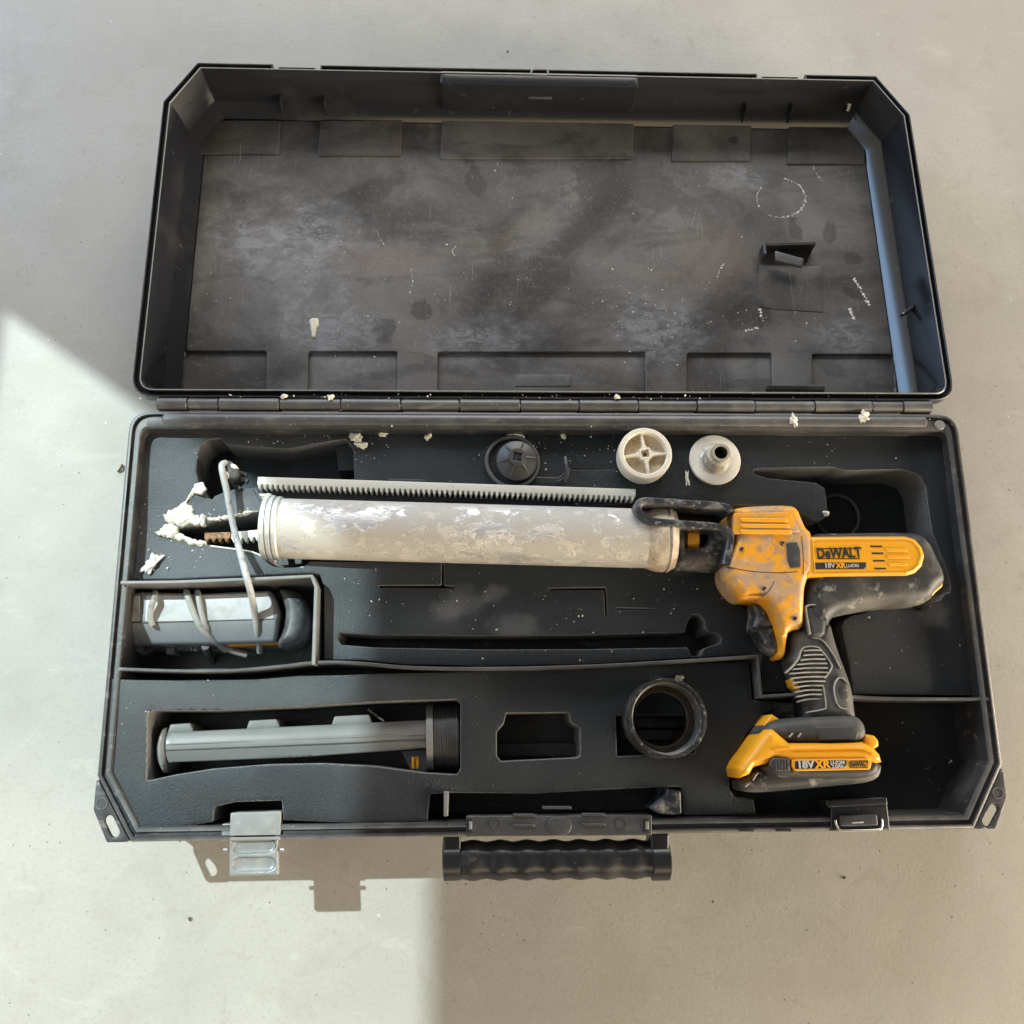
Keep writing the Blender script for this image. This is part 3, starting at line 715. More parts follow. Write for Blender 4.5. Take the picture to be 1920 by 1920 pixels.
# open latch hanging forward at the left
def Q4(pts, z): return [U(x, y, z) for x, y in pts]
block('latch_mount', Q4([(432, 1524), (527, 1521), (526, 1575), (430, 1577)], zf_), H - .03, zf_ + .001, 'latch_plastic', case, .0015)
block('latch_shoulder', Q4([(416, 1545), (434, 1545), (432, 1576), (414, 1577)], zf_), H - .03, zf_ - .001, 'latch_plastic', case, .001)
zt = H - .004
lt = slab('latch', fillet(Q4([(430, 1572), (521, 1569), (522, 1641), (430, 1643)], zt), .0016, 3), zt, zt - .005, 'latch_plastic', case,
     holes=[capsule(U(449, 1588, zt), U(504, 1586, zt), .0056), capsule(U(449, 1621, zt), U(504, 1620, zt), .0056)], rx=.0014, s=.004, grid=.01, bottom=True)
for y in (1588, 1621):
    slab('finger_dent', capsule(U(449, y, zt), U(504, y - 1, zt), .0055), zt - .0018, zt - .005, 'latch_plastic', lt, rx=.0045, rz=-.0012, s=.003, grid=.006, bottom=True)
for sx in (427, 525):
    p = U3(sx, 1594, zt - .002); lathe('pivot_pin', p, p + Vector((.004 if sx > 500 else -.004, 0, 0)), [(0, .0018), (.0035, .0018), (.004, .001)], 'steel_wire', lt, 10)
# shut latch socket at the right with its wire bail
block('latch_socket', Q4([(1557, 1508), (1662, 1504), (1668, 1555), (1556, 1558)], zf_), H - .04, zf_ + .002, 'black_plastic', case, .0016)
block('socket_lip', Q4([(1545, 1500), (1660, 1494), (1662, 1508), (1550, 1514)], zf_), H - .03, zf_ + .0035, 'black_plastic', case, .0014)
ls = block('latch', Q4([(1574, 1528), (1644, 1526), (1646, 1548), (1574, 1550)], zf_ + .003), H - .02, zf_ + .0045, 'charcoal_plastic', case, .0016)
block('moulded_bar', Q4([(1597, 1541), (1619, 1540), (1619, 1543), (1597, 1544)], zf_ + .005), zf_, zf_ + .0052, 'print_silver', ls, .0003)
zz = zf_ + .003
wire('wire_bail', [U3(1566, 1538, zz), U3(1568, 1546, zz), U3(1573, 1555, zz), U3(1582, 1557, zz), U3(1610, 1557, zz), U3(1643, 1556, zz), U3(1652, 1553, zz), U3(1654, 1543, zz), U3(1653, 1536, zz)], .0011, 'steel_wire', ls, 8)
# handle bay
block('handle_plate', Q4([(874, 1530), (1222, 1528), (1222, 1566), (874, 1568)], zf_), H - .03, zf_ + .0012, 'charcoal_plastic', case, .001)
for x0, y0, x1 in ((962, 1526, 1003), (962, 1545, 1003), (1091, 1525, 1134), (1091, 1543, 1134), (1017, 1512, 1071)):
    block('moulded_bar', Q4([(x0, y0), (x1, y0), (x1, y0 + 5), (x0, y0 + 5)], zf_ + .001), zf_ - .01, zf_ + .0026, 'charcoal_plastic', case, .0006)
for x in (928, 1165):
    p = U3(x, 1545, zf_ + .0012); lathe('moulded_disc', p, p + Vector((0, 0, .01)), [(0, .0052), (.0006, .0050), (.0006, .0043), (.0001, .0041), (.0001, 0)], 'charcoal_plastic', case, 20)
slab('moulded_disc', capsule(U(1040, 1549, zf_), U(1056, 1549, zf_), .0075), zf_ + .0018, zf_, 'charcoal_plastic', case, rx=.001)
for x in (880, 1211):
    block('strap_slot', Q4([(x - 5, 1535), (x + 6, 1535), (x + 6, 1561), (x - 5, 1561)], zf_ + .001), zf_, zf_ + .0016, 'deep_black', case, .0004)
    block('strap_slot', Q4([(x - 1, 1540), (x + 5, 1540), (x + 5, 1555), (x - 1, 1555)], zf_ + .0016), zf_, zf_ + .0026, 'grey_plastic', case, .0006)
block('bay_post', Q4([(832, 1484), (841, 1484), (840, 1530), (832, 1531)], H), .03, H + .001, 'grey_plastic', case, .0006)
q = Q4([(1222, 1516), (1248, 1492), (1252, 1478), (1276, 1483), (1278, 1526), (1260, 1530), (1235, 1526)], H - .004)
slab('bay_bracket', fillet(ccw(q), .002, 3), H - .003, .04, 'hook_metal', case, rx=.002, rz=.003, s=.004, grid=.008, zf=lambda x, y: .0015 * np.sin(x * 300))
zhd = H - .022
p0, p1 = U3(862, 1613, zhd), U3(1222, 1610, zhd); L = (p1 - p0).length
prof = [(0, .0145)] + [(L * (i + .5) / 84, .0168 - .0009 * math.cos(2 * math.pi * 7.2 * (i + .5) / 84)) for i in range(84)] + [(L, .0145)]
hd = lathe('handle', p0, p1, prof, 'black_plastic', case, 32, 60)
for x0, x1 in ((831, 864), (1219, 1253)):
    block('handle_arm', Q4([(x0, 1562), (x1, 1562), (x1, 1600), (x0, 1602)], zhd + .01), zhd - .012, zhd + .014, 'black_plastic', hd, .002)
    q0, q1 = U3(x0 - 1, 1613, zhd), U3(x1 + 1, 1612, zhd); LL = (q1 - q0).length
    lathe('handle_end', q0, q1, [(0, .0150), (.0012, .0176), (LL - .0012, .0176), (LL, .0150)], 'black_plastic', hd, 28)
for x in (1010 + 0, 1400, 1470):
    q = U3(x - 22, 1558, H); block('moulded_bar', Q4([(x - 14, 1555), (x + 14, 1555), (x + 14, 1559), (x - 14, 1559)], H), H - .002, H + .0009, 'dusty_black_plastic', case, .0004) if x > 1100 else None

# dividers of the base (thin plastic walls) -----------------------------------------
zA = H - .014; zB = H - .003; zD = .030; zw = H + .007
ribbon('divider', fillet(Q4([(226, 1092), (330, 1091), (480, 1085), (584, 1080), (592, 1100), (587, 1246)], zw)[:], 0)[:], .0028, zD, zw, 'latch_plastic', case)
dv = chaikin(Q4([(222, 1254), (330, 1258), (430, 1258), (520, 1250), (600, 1240), (680, 1243), (760, 1252), (900, 1254), (1100, 1250), (1300, 1238), (1408, 1231)], zw - .003), 2, False)
ribbon('divider', dv + Q4([(1419, 1231), (1427, 1306), (1506, 1301)], zw - .006), .0028, zD, zw - .004, 'dusty_black_plastic', case)
ribbon('divider', chaikin(Q4([(1599, 1306), (1650, 1309), (1700, 1310), (1862, 1311)], zw - .008), 1, False), .0026, zD, zw - .009, 'dusty_black_plastic', case)

# ------------------------------------------------------------------ foam
foam = thing('foam_insert', 'black foam insert with cut-outs holding the gun in the upper half of the base', 'foam insert', (0, -.15, zD))
def wav(x, y): return .0012 * np.sin(x * 23 + 1) * np.sin(y * 31) + .0006 * np.sin(x * 71 + y * 40)
fa = [(262, 809), (700, 812), (1200, 808), (1771, 808), (1800, 1000), (1846, 1303),
      (1601, 1301), (1599, 1286), (1592, 1240), (1583, 1196), (1579, 1174), (1584, 1162), (1598, 1154), (1620, 1149), (1645, 1139), (1705, 1137), (1716, 1143), (1727, 1146), (1732, 1137), (1745, 1130), (1764, 1124), (1770, 1113), (1781, 1110), (1782, 1098), (1774, 1065), (1760, 1030), (1748, 1000), (1741, 955), (1736, 912), (1722, 889), (1692, 880), (1640, 881), (1588, 882), (1562, 875), (1490, 877), (1414, 880), (1412, 888), (1440, 897), (1530, 905), (1547, 915), (1552, 962), (1545, 972), (1525, 977), (1508, 966), (1490, 951), (1470, 948), (1380, 946), (1345, 944), (1200, 940),
      (1100, 952), (800, 946), (498, 945), (492, 958), (440, 969), (385, 984), (345, 990), (306, 1000), (345, 1011), (390, 1021), (440, 1027), (488, 1038), (504, 1050), (526, 1063), (568, 1064), (582, 1053), (830, 1055), (1262, 1062), (1355, 1066), (1352, 1085), (1364, 1112), (1390, 1133), (1400, 1145), (1404, 1166), (1416, 1200), (1440, 1230), (1464, 1243), (1478, 1268), (1498, 1296), (1432, 1298), (1425, 1226), (1300, 1232), (1100, 1244), (900, 1248), (760, 1245), (680, 1237), (608, 1236),
      (608, 1100), (600, 1077), (584, 1074), (480, 1079), (330, 1085), (232, 1086)]
hA = []
hA.append([(368, 885), (370, 858), (376, 838), (390, 825), (414, 822), (424, 834), (470, 838), (540, 841), (610, 829), (648, 823), (662, 838), (665, 904), (560, 912), (482, 914), (440, 917), (420, 922), (402, 930), (398, 936), (388, 933), (372, 905)])
hA.append([(636, 1187), (700, 1190), (900, 1192), (1100, 1190), (1284, 1185), (1291, 1162), (1299, 1152), (1312, 1153), (1320, 1165), (1322, 1179), (1330, 1186), (1345, 1188), (1352, 1197), (1349, 1207), (1334, 1211), (1319, 1216), (1312, 1231), (1296, 1230), (1289, 1214), (1100, 1217), (900, 1218), (700, 1214), (640, 1209), (632, 1198)])
hA.append([(1030, 1103), (1136, 1102), (1139, 1156), (1135, 1156), (1132, 1107), (1030, 1107)])
hA.append([(710, 1098), (828, 1097), (828, 1057), (832, 1057), (832, 1097), (852, 1100), (852, 1103), (710, 1102)])
hA.append([(1155, 1140), (1230, 1141), (1230, 1143), (1155, 1143)])
hA.append([(1068, 876), (1150, 878), (1150, 880), (1068, 879)])
HA = [fillet(ccw(PP(h, zA)), .0012, 3) for h in hA]
slab('foam_sheet', fillet(ccw(PP(fa, zA)), .0012, 3), zA, zD + .001, 'black_foam', foam, holes=HA, rx=.0010, s=.006, grid=.011, zf=wav, wall_mat='cut_foam')
# a shelf half way down in the upper left cut-out
slab('foam_step', PP([(360, 835), (700, 830), (700, 925), (360, 940)], zD + .012), zD + .012, zD, 'black_foam', foam, rx=.001)
slab('foam_step', fillet(ccw(PP([(628, 824), (668, 824), (668, 880), (634, 882)], zA - .012)), .001, 3), zA - .014, zD, 'black_foam', foam, rx=.001)
slab('foam_sheet_bottom', PP([(1340, 870), (1800, 870), (1850, 1300), (1340, 1300)], zD), zD + .0035, zD, 'black_foam', foam, rx=.001)
slab('foam_strip', capsule(U(730, 901, zA), U(846, 902, zA), .0016), zA + .0012, zA - .002, 'charcoal_plastic', foam, rx=.0008)

foam2 = thing('foam_insert', 'grey-black foam insert along the latch side with a long slot and a small square hole', 'foam insert', (0, -.34, zD))
fb = [(203, 1273), (260, 1275), (330, 1276), (480, 1274), (560, 1267), (640, 1266), (720, 1263), (900, 1259), (1100, 1254), (1300, 1243), (1410, 1239), (1416, 1312), (1470, 1316), (1440, 1334), (1404, 1378), (1376, 1424), (1374, 1480), (1384, 1496), (1420, 1500), (1424, 1528),
      (1286, 1530), (1284, 1476), (1180, 1479), (1000, 1489), (838, 1487), (806, 1489), (801, 1541), (740, 1546), (640, 1542), (531, 1538), (528, 1501), (440, 1504), (402, 1513), (400, 1541), (330, 1553), (262, 1567), (244, 1562), (212, 1512), (192, 1465), (196, 1380)]
hB = [[(276, 1338), (282, 1333), (400, 1333), (560, 1326), (700, 1317), (855, 1312), (863, 1318), (863, 1440), (857, 1452), (800, 1449), (700, 1436), (600, 1431), (500, 1433), (400, 1441), (330, 1452), (274, 1464)],
      [(950, 1337), (1068, 1336), (1073, 1355), (1089, 1365), (1090, 1416), (1084, 1420), (940, 1427), (932, 1417), (932, 1372), (945, 1358)],
      [(1158, 1340), (1306, 1340), (1308, 1412), (1160, 1418)]]
slab('foam_sheet', fillet(ccw(PP(fb, zB)), .0015, 3), zB, zD + .001, 'black_foam', foam2, holes=[fillet(ccw(PP(h, zB)), .0015, 3) for h in hB], rx=.0016, s=.006, grid=.011, wall_mat='cut_foam',
     zf=lambda x, y: wav(x, y) - .010 * np.clip((x + .14) / .12, 0, 1))
zE = H - .050
slab('foam_bottom', PP([(1345, 1316), (1850, 1316), (1868, 1462), (1835, 1540), (1345, 1540)], zE), zE, zD, 'black_foam', foam2, rx=.001, zf=wav, grid=.01)
for x0, x1, y in ((930, 1090, 1393), (1160, 1310, 1345), (1160, 1310, 1362)):
    slab('foam_ledge', PP([(x0, y), (x1, y), (x1, y + 26), (x0, y + 26)], .045), .045, zD, 'charcoal_plastic', foam2, rx=.001)

# ------------------------------------------------------------------ the gun
zc = H - .006
gun = thing('sealant_gun', 'yellow and black cordless sealant gun with long silver tube lying in the foam', 'sealant gun', (.2, -.17, zD))
zg = zc + .004
A0 = U3(494, 990, zc); A1 = U3(1262, 1011, zc); ax = (A1 - A0).normalized()
def on_axis(px): return A0 + ax * ((U3(px, 1000, zc) - A0).dot(ax))
t0 = (on_axis(520) - A0).length; t1 = (on_axis(1216) - A0).length; t2 = (A1 - A0).length
R = .0287
lathe('tube', A0, A1, [(t0 - .006, R - .002), (t0 - .006, R), (t1 + .004, R)], 'filmed_aluminium', gun, 64)
cap = lathe('end_cap', A0, A1, [(.001, .020), (.001, R + .0002), (.002, R + .0016), (.0058, R + .0020), (.0066, R + .0006), (.0075, R + .0006), (.0082, R + .0022), (.0112, R + .0022), (.0120, R + .0004), (.0128, R + .0004), (.0135, R + .0018), (.0165, R + .0018), (.0180, R + .0004), (t0 + .004, R + .0002)], 'worn_zinc', gun, 56)
col = lathe('collar', A0, A1, [(t1 - .004, R), (t1, R + .0012), (t1 + .006, R + .0030), (t1 + .014, R + .0036), (t1 + .0150, R + .0022), (t1 + .0162, R + .0022), (t1 + .0172, R + .0038), (t2 - .005, R + .0034), (t2 - .0035, R + .0018), (t2, R + .0004), (t2, .018)], 'crusted_collar', gun, 56)
lathe('collar_thread', A0, A1, [(t1 + .0149, R + .0026), (t1 + .0163, R + .0026)], 'worn_zinc', gun, 56)
# rack that drives the piston, seen beyond the end cap
def rack(name, a, b, width, thick, pitch, mat, parent, tooth=.0036, slant=0):
    a, b = Vector(a), Vector(b); x = (b - a).normalized(); y = Vector((x.y, -x.x, 0)); L = (b - a).length; n = int(L / pitch); P = []
    P.append(a); up = []
    for i in range(n):
        s = L * i / n; p = L / n
        up += [(s + .08 * p, width), (s + .30 * p, width + tooth), (s + .52 * p, width + tooth), (s + .76 * p, width), ]
    P = [(0, 0)] + [(0, width)] + up + [(L, width), (L, 0)]
    pts = [tuple((a + x * s + y * q)[:2]) for s, q in P]
    return slab(name, pts, a.z + thick / 2, a.z - thick / 2, mat, parent, rx=.0004, s=.01, grid=.05, bottom=True)
rk = rack('drive_rack', U3(436, 1000, .080), U3(500, 994, .080), .0068, .010, .0052, 'rack_steel', gun)
rack('rack_tip', U3(386, 1001, .078), U3(434, 999, .079), .006, .010, .0052, 'rusty_steel', rk)
# black yoke between tube and gearbox
q = [(1266, 990), (1290, 984), (1340, 986), (1362, 990), (1366, 1010), (1362, 1056), (1354, 1066), (1270, 1066)]
win = [(1286, 990), (1333, 990), (1331, 1010), (1322, 1022), (1305, 1026), (1286, 1026)]
yk_ = slab('yoke', fillet(ccw(PP(q, zc + .012)), .003, 3), zc + .021, zc - .024, 'hook_metal', gun, holes=[fillet(ccw(PP(win, zc + .016)), .002, 3)], rx=.006, rz=.010, s=.004, grid=.006, zf=lambda x, y: -.010 * np.clip((U(1300, 1025, zc)[1] - y) / .02, 0, 1))
lathe('drive_shaft', A0, A1, [(t2 - .004, .0125), (t2 + .022, .0125)], 'dirty_black_rubber', gun, 28)
lathe('shaft_band', A0, A1, [(t2 + .0115, .0138), (t2 + .0225, .0138)], 'yellow_plastic', gun, 28)
p = on_axis(1312); 
slab('yoke_foot', circle(U(1300, 1055, zc - .02), .016, 28), zc - .014, zc - .03, 'black_plastic', gun, rx=.004, s=.004)
# hanging hook: a bent black band
zk0, zk1 = zc + .009, zc + .031
hk = chaikin(Q4([(1372, 960), (1366, 952), (1340, 947), (1270, 943), (1215, 939), (1199, 941), (1195, 952), (1199, 964), (1214, 976), (1240, 980), (1300, 984), (1350, 988), (1366, 995), (1371, 1008), (1367, 1030), (1362, 1058)], zk1), 2, False)
ribbon('hanging_hook', hk, .0072, zk0, zk1 + .002, 'hook_metal', gun, rnd=.0016)
# gearbox and trigger housing (yellow)
zy = zc + .034
yb_ = [(1366, 962), (1378, 956), (1420, 953), (1474, 952), (1488, 958), (1497, 980), (1504, 996), (1516, 1004), (1518, 1078), (1510, 1084), (1504, 1096), (1500, 1118), (1502, 1150), (1505, 1180), (1476, 1184), (1474, 1205), (1474, 1228), (1466, 1237), (1456, 1232), (1461, 1215), (1455, 1190), (1446, 1164), (1436, 1141), (1420, 1126), (1400, 1126), (1384, 1126), (1370, 1114), (1358, 1098), (1352, 1080), (1354, 1062), (1366, 1036), (1374, 1010), (1374, 985)]
gb = slab('gearbox_housing', chaikin(ccw(PP(yb_, zg + .012)), 1), zy, zc - .034, 'dirty_yellow_plastic', gun, rx=.0075, rz=.012, s=.003, grid=.005,
     zf=lambda x, y: -.012 * np.clip((U(1400, 1130, zc)[1] - y) / .05, 0, 1))
slab('rib_panel', fillet(ccw(PP([(1376, 962), (1474, 960), (1484, 968), (1500, 998), (1374, 1001)], zy)), .0015, 3), zy + .0012, zy - .006, 'dirty_yellow_plastic', gb, rx=.0012, s=.004)
for q in ([(1362, 1062), (1400, 1070), (1450, 1074), (1496, 1072)], [(1503, 1006), (1506, 1040), (1506, 1078)], [(1420, 1126), (1440, 1110), (1452, 1090)]):
    ribbon('parting_line', catmull_px(q, zy), .0007, zy - .003, zy + .00015, 'print_black', gb, rnd=.0001)
# cooling ribs on the gearbox
for i, yy in enumerate((964, 974, 985, 996)):
    zt_ = zy + .0026
    slab('housing_rib', capsule(U(1392, yy, zt_), U(1470 + 4 * i, yy + 1, zt_), .0019, 5), zt_ - (.003 if i == 0 else 0), zy - .008, 'yellow_plastic', gb, rx=.0012, s=.004)
slab('rubber_inset', fillet(ccw(PP([(1473, 1018), (1494, 1016), (1500, 1030), (1502, 1064), (1482, 1066), (1476, 1050)], zy)), .002, 4), zy + .0008, zy - .004, 'charcoal_plastic', gb, rx=.001, s=.004)
for (x, y) in ((1466, 1019), (1432, 1104), (1390, 1030), (1490, 1160)):
    p = U3(x, y, zy - .001 - (.0045 if y > 1150 else 0)); lathe('screw', p, p + Vector((0, 0, .01)), [(0, .0022), (.0016, .0022), (.0020, .0016), (.0012, .0012), (.0008, 0)], 'charcoal_plastic', gb, 14)
# motor housing: black shell with yellow inlay
ms = [(1504, 1003), (1600, 1001), (1700, 1000), (1722, 1006), (1738, 1024), (1748, 1046), (1758, 1066), (1765, 1086), (1761, 1101), (1748, 1110), (1738, 1130), (1704, 1138), (1650, 1139), (1600, 1147), (1566, 1155), (1552, 1164), (1548, 1180), (1512, 1180), (1500, 1150), (1499, 1112), (1504, 1092), (1514, 1082), (1508, 1040)]
mh = slab('motor_housing', chaikin(ccw(PP(ms, zg + .006)), 1), zc + .030, zc - .030, 'dirty_black_rubber', gun, rx=.013, rz=.020, s=.003, grid=.005)
yi = [(1506, 1006), (1600, 1005), (1698, 1005), (1716, 1011), (1729, 1026), (1734, 1043), (1729, 1062), (1716, 1075), (1700, 1080), (1600, 1081), (1520, 1082), (1506, 1084)]
zi = zc + .033
yp = slab('motor_panel', fillet(ccw(PP(yi, zi - .002)), .002, 3), zi, zc + .010, 'yellow_plastic', mh, rx=.0045, rz=.0045, s=.003, grid=.005)
ri = [(1524, 1012), (1600, 1011), (1696, 1011), (1712, 1017), (1723, 1030), (1727, 1043), (1722, 1060), (1712, 1069), (1698, 1074), (1600, 1075), (1528, 1076)]
ribbon('panel_bead', fillet(ccw(PP(ri, zi)), .002, 3), .0011, zi - .001, zi + .0007, 'yellow_plastic', yp, True, .0004)
dirx = np.array(U(1612, 1036, zi)) - np.array(U(1532, 1038, zi)); ang = math.atan2(dirx[1], dirx[0])
p = U3(1573, 1037.5, zi); text('lettering', 'DeWALT', (p.x, p.y, zi + .0004), .0136, 'print_black', yp, ang, .0006, .00035, .78)
for y in (1028.6, 1047.6):
    ribbon('lettering_rule', Q4([(1533, y), (1612, y)], zi), .0009, zi - .0005, zi + .0003, 'print_black', yp, rnd=.0001)
lb = slab('label_strip', Q4([(1525, 1055), (1624, 1054.5), (1624, 1067), (1526, 1067.5)], zi), zi + .0003, zi - .0005, 'print_black', yp, rx=.0002)
p = U3(1555, 1061, zi); text('lettering', '18V', (p.x, p.y, zi + .0006), .0062, 'print_silver', lb, ang, .0003, .0002)
p = U3(1576, 1061, zi); text('lettering', 'XR', (p.x, p.y, zi + .0006), .0066, 'yellow_plastic', lb, ang, .0003, .0003)
p = U3(1598, 1061, zi); text('lettering', 'LI-ION', (p.x, p.y, zi + .0006), .0046, 'print_silver', lb, ang, .0003, .0001, .9)
for i, y in enumerate((1024.5, 1037.5, 1051.5, 1066)):
    x = 1633 + i * 2.5
    slab('vent_slot', capsule(U(x, y, zi), U(x + 20, y, zi), .0008, 4), zi + .0003, zi - .001, 'print_black', yp, rx=.0002)
    if i < 3: slab('panel_rib', capsule(U(x + 30, y + 7, zi), U(1702 - abs(i - 1) * 4, y + 7, zi), .0016, 5), zi + .0010, zi - .001, 'yellow_plastic', yp, rx=.0010, s=.004)
slab('rear_clip', fillet(ccw(PP([(1735, 1130), (1742, 1112), (1749, 1096), (1764, 1093), (1762, 1102), (1750, 1112)], zc + .014)), .001, 3), zc + .020, zc - .01, 'yellow_plastic', mh, rx=.002, s=.003)
for x, y in ((1580, 1095), (1530, 1106)):
    p = U3(x, y, zc + .0285); lathe('screw', p, p + Vector((0, 0, .01)), [(0, .0030), (.0014, .0028), (.0010, .0018), (.0002, 0)], 'deep_black', mh, 14)
# trigger
tr = [(1408, 1132), (1424, 1134), (1438, 1146), (1448, 1170), (1458, 1200), (1458, 1224), (1448, 1232), (1430, 1216), (1416, 1190), (1406, 1178), (1408, 1164), (1412, 1150)]
tg = slab('trigger', chaikin(ccw(PP(tr, zc + .006)), 1), zc + .014, zc - .012, 'hook_metal', gun, rx=.006, rz=.010, s=.003, grid=.005)
slab('trigger_lock', fillet(ccw(PP([(1406, 1180), (1448, 1172), (1450, 1178), (1408, 1187)], zc + .014)), .0008, 3), zc + .0150, zc, 'deep_black', tg, rx=.0008, s=.004)
# grip
gr = [(1474, 1184), (1512, 1176), (1550, 1166), (1556, 1190), (1566, 1224), (1580, 1260), (1592, 1296), (1597, 1340), (1600, 1356), (1502, 1358), (1508, 1330), (1500, 1306), (1486, 1280), (1476, 1256), (1470, 1238), (1476, 1226)]
zgr = zc + .0225
gp = slab('grip', chaikin(ccw(PP(gr, zg)), 1), zgr, zc - .022, 'grip_rubber', gun, rx=.013, rz=.015, s=.003, grid=.005)
def gline(name, pts, th=.0012, closed=False, h=.0008, mat='rib_edge', z=None, parent=None):
    z = zgr if z is None else z
    ribbon(name, chaikin(Q4(pts, z), 1, closed) if len(pts) > 2 else Q4(pts, z), th, z - .004, z + h + .0006, mat, parent or gp, closed, .0003)
zq = zgr + .0002
slab('grip_pad', chaikin(ccw(PP([(1506, 1136), (1512, 1133), (1536, 1134), (1542, 1142), (1552, 1166), (1548, 1196), (1524, 1196), (1518, 1190)], zc + .027)), 1), zc + .0275, zc, 'grip_rubber', gp, rx=.005, rz=.006, s=.003)
gline('grip_bead', [(1519, 1190), (1510, 1142), (1513, 1134), (1535, 1134), (1541, 1142), (1551, 1164)], .0012, z=zc + .0274)
gline('grip_bead', [(1519, 1190), (1524, 1196), (1540, 1198), (1558, 1220), (1576, 1254)], .0012, z=zgr)
gline('grip_bead', [(1473, 1262), (1496, 1240), (1502, 1218), (1510, 1212), (1532, 1212), (1542, 1222), (1560, 1246), (1558, 1256), (1546, 1272)], .0012)
for i in range(12):
    t = i / 11; y = 1219 + 91 * t
    xl = 1506 - 26 * min(1, max(0, (t - .12) / .32)) + 30 * max(0, t - .48); xr = 1538 + 13 * math.sin(math.pi * min(1, t * 1.25)) + 2 * t
    P = [(xl, y + 3.5 - 4 * (.5 - t)), ((xl + xr) / 2, y), (xr, y + .5)]
    gline('grip_rib', P, .0013, h=.0010 - (.0015 if t > .93 else 0))
gline('grip_bead', [(1543, 1286), (1549, 1326), (1546, 1330), (1512, 1336)], .0012, z=zgr)
gline('grip_bead', [(1590, 1282), (1576, 1268), (1566, 1276), (1562, 1294), (1570, 1326), (1588, 1330)], .0012, z=zgr)
slab('thumb_pad', chaikin(ccw(PP([(1575, 1274), (1588, 1280), (1594, 1318), (1574, 1318), (1566, 1294)], zgr - .002)), 1), zgr + .0004, zgr - .008, 'dirty_black_rubber', gp, rx=.003, s=.003)
slab('direction_button', fillet(ccw(PP([(1480, 1274), (1486, 1272), (1501, 1298), (1496, 1298), (1484, 1288)], zc + .008)), .0008, 3), zc + .013, zc - .004, 'yellow_plastic', gp, rx=.0012, s=.003)
# foot
ft = [(1418, 1378), (1428, 1362), (1438, 1352), (1462, 1348), (1510, 1344), (1596, 1340), (1612, 1350), (1620, 1368), (1618, 1390), (1560, 1394), (1478, 1394), (1440, 1386)]
zft = zc + .031
fo = slab('foot', chaikin(ccw(PP(ft, zg + .014)), 1), zft, zc - .030, 'grip_rubber', gun, rx=.009, rz=.013, s=.003, grid=.005)
slab('foot_panel', fillet(ccw(PP([(1528, 1363), (1600, 1362), (1610, 1372), (1606, 1386), (1536, 1387)], zft)), .0015, 3), zft + .0006, zft - .003, 'charcoal_plastic', fo, rx=.001, s=.004)
slab('foot_tab', fillet(ccw(PP([(1432, 1358), (1446, 1339), (1462, 1349), (1444, 1358), (1430, 1368)], zc + .02)), .0008, 3), zc + .022, zc - .01, 'yellow_plastic', fo, rx=.002, s=.003)
for x in (1480, 1496):
    gline('foot_mark', [(x, 1382), (x + 6, 1375)], .0013, h=.0004, z=zft + .0001, parent=fo)
# battery
bat = slab('battery_pack', chaikin(ccw(PP([(1384, 1462), (1400, 1448), (1440, 1432), (1560, 1430), (1650, 1428), (1651, 1446), (1642, 1462), (1618, 1469), (1560, 1474), (1500, 1480), (1430, 1486), (1394, 1485), (1384, 1476)], zc + .010)), 1), zc + .020, zc - .035, 'dirty_black_rubber', gun, rx=.008, rz=.012, s=.003, grid=.005)
bl = slab('battery_lower_band', chaikin(ccw(PP([(1430, 1440), (1450, 1425), (1560, 1424), (1640, 1424), (1649, 1436), (1644, 1452), (1622, 1460), (1560, 1460), (1480, 1460), (1448, 1456)], zc + .03)), 1), zc + .0345, zc, 'dirty_black_rubber', bat, rx=.006, rz=.008, s=.003, grid=.005)
zba = zc + .0375
yb2 = [(1381, 1442), (1388, 1428), (1404, 1408), (1420, 1384), (1434, 1368), (1446, 1366), (1458, 1376), (1478, 1393), (1560, 1393), (1616, 1391), (1634, 1400), (1647, 1414), (1651, 1430), (1640, 1432), (1560, 1432), (1486, 1434), (1450, 1424), (1438, 1432), (1412, 1438), (1404, 1452), (1384, 1460)]
by_ = slab('battery_shell', fillet(ccw(PP(yb2, zc + .028)), .0016, 3), zba, zc - .02, 'yellow_plastic', bat, rx=.008, rz=.011, s=.003, grid=.005)
gline('shell_bead', [(1452, 1406), (1480, 1404), (1560, 1403), (1616, 1402), (1634, 1412)], .0018, h=.0008, z=zba, mat='yellow_plastic', parent=by_)
slab('release_button', fillet(ccw(PP([(1614, 1376), (1634, 1379), (1642, 1388), (1643, 1400), (1632, 1405), (1616, 1396)], zc + .018)), .0025, 3), zc + .026, zc - .01, 'yellow_plastic', bat, rx=.004, s=.003)
slab('battery_grip', fillet(ccw(PP([(1443, 1428), (1450, 1421), (1481, 1422), (1482, 1446), (1456, 1446), (1444, 1438)], zba)), .0012, 3), zba + .0004, zba - .006, 'charcoal_plastic', bat, rx=.0014, s=.003)
for i in range(5):
    x = 1454 + i * 5.6; ribbon('battery_grip_rib', Q4([(x, 1424), (x + .6, 1444)], zba), .0010, zba - .002, zba + .0011, 'charcoal_plastic', bat, rnd=.0003)
frm = Q4([(1486, 1424), (1560, 1422.5), (1628, 1422), (1634, 1430), (1630, 1443), (1560, 1444.5), (1490, 1446), (1484, 1436)], zba)
bl_ = slab('battery_label', fillet(ccw(frm), .0012, 3), zba + .0009, zba - .005, 'yellow_plastic', bat, rx=.0008, s=.004)
zl_ = zba + .0010
st_ = slab('label_strip', Q4([(1490, 1427), (1587, 1425), (1587, 1440), (1491, 1442)], zl_), zl_ + .0002, zl_ - .0008, 'print_black', bl_, rx=.0002)
p = U3(1510, 1434, zl_); text('lettering', '18V', (p.x, p.y, zl_ + .0005), .0090, 'print_silver', st_, .015, .0003, .0004, 1.05)
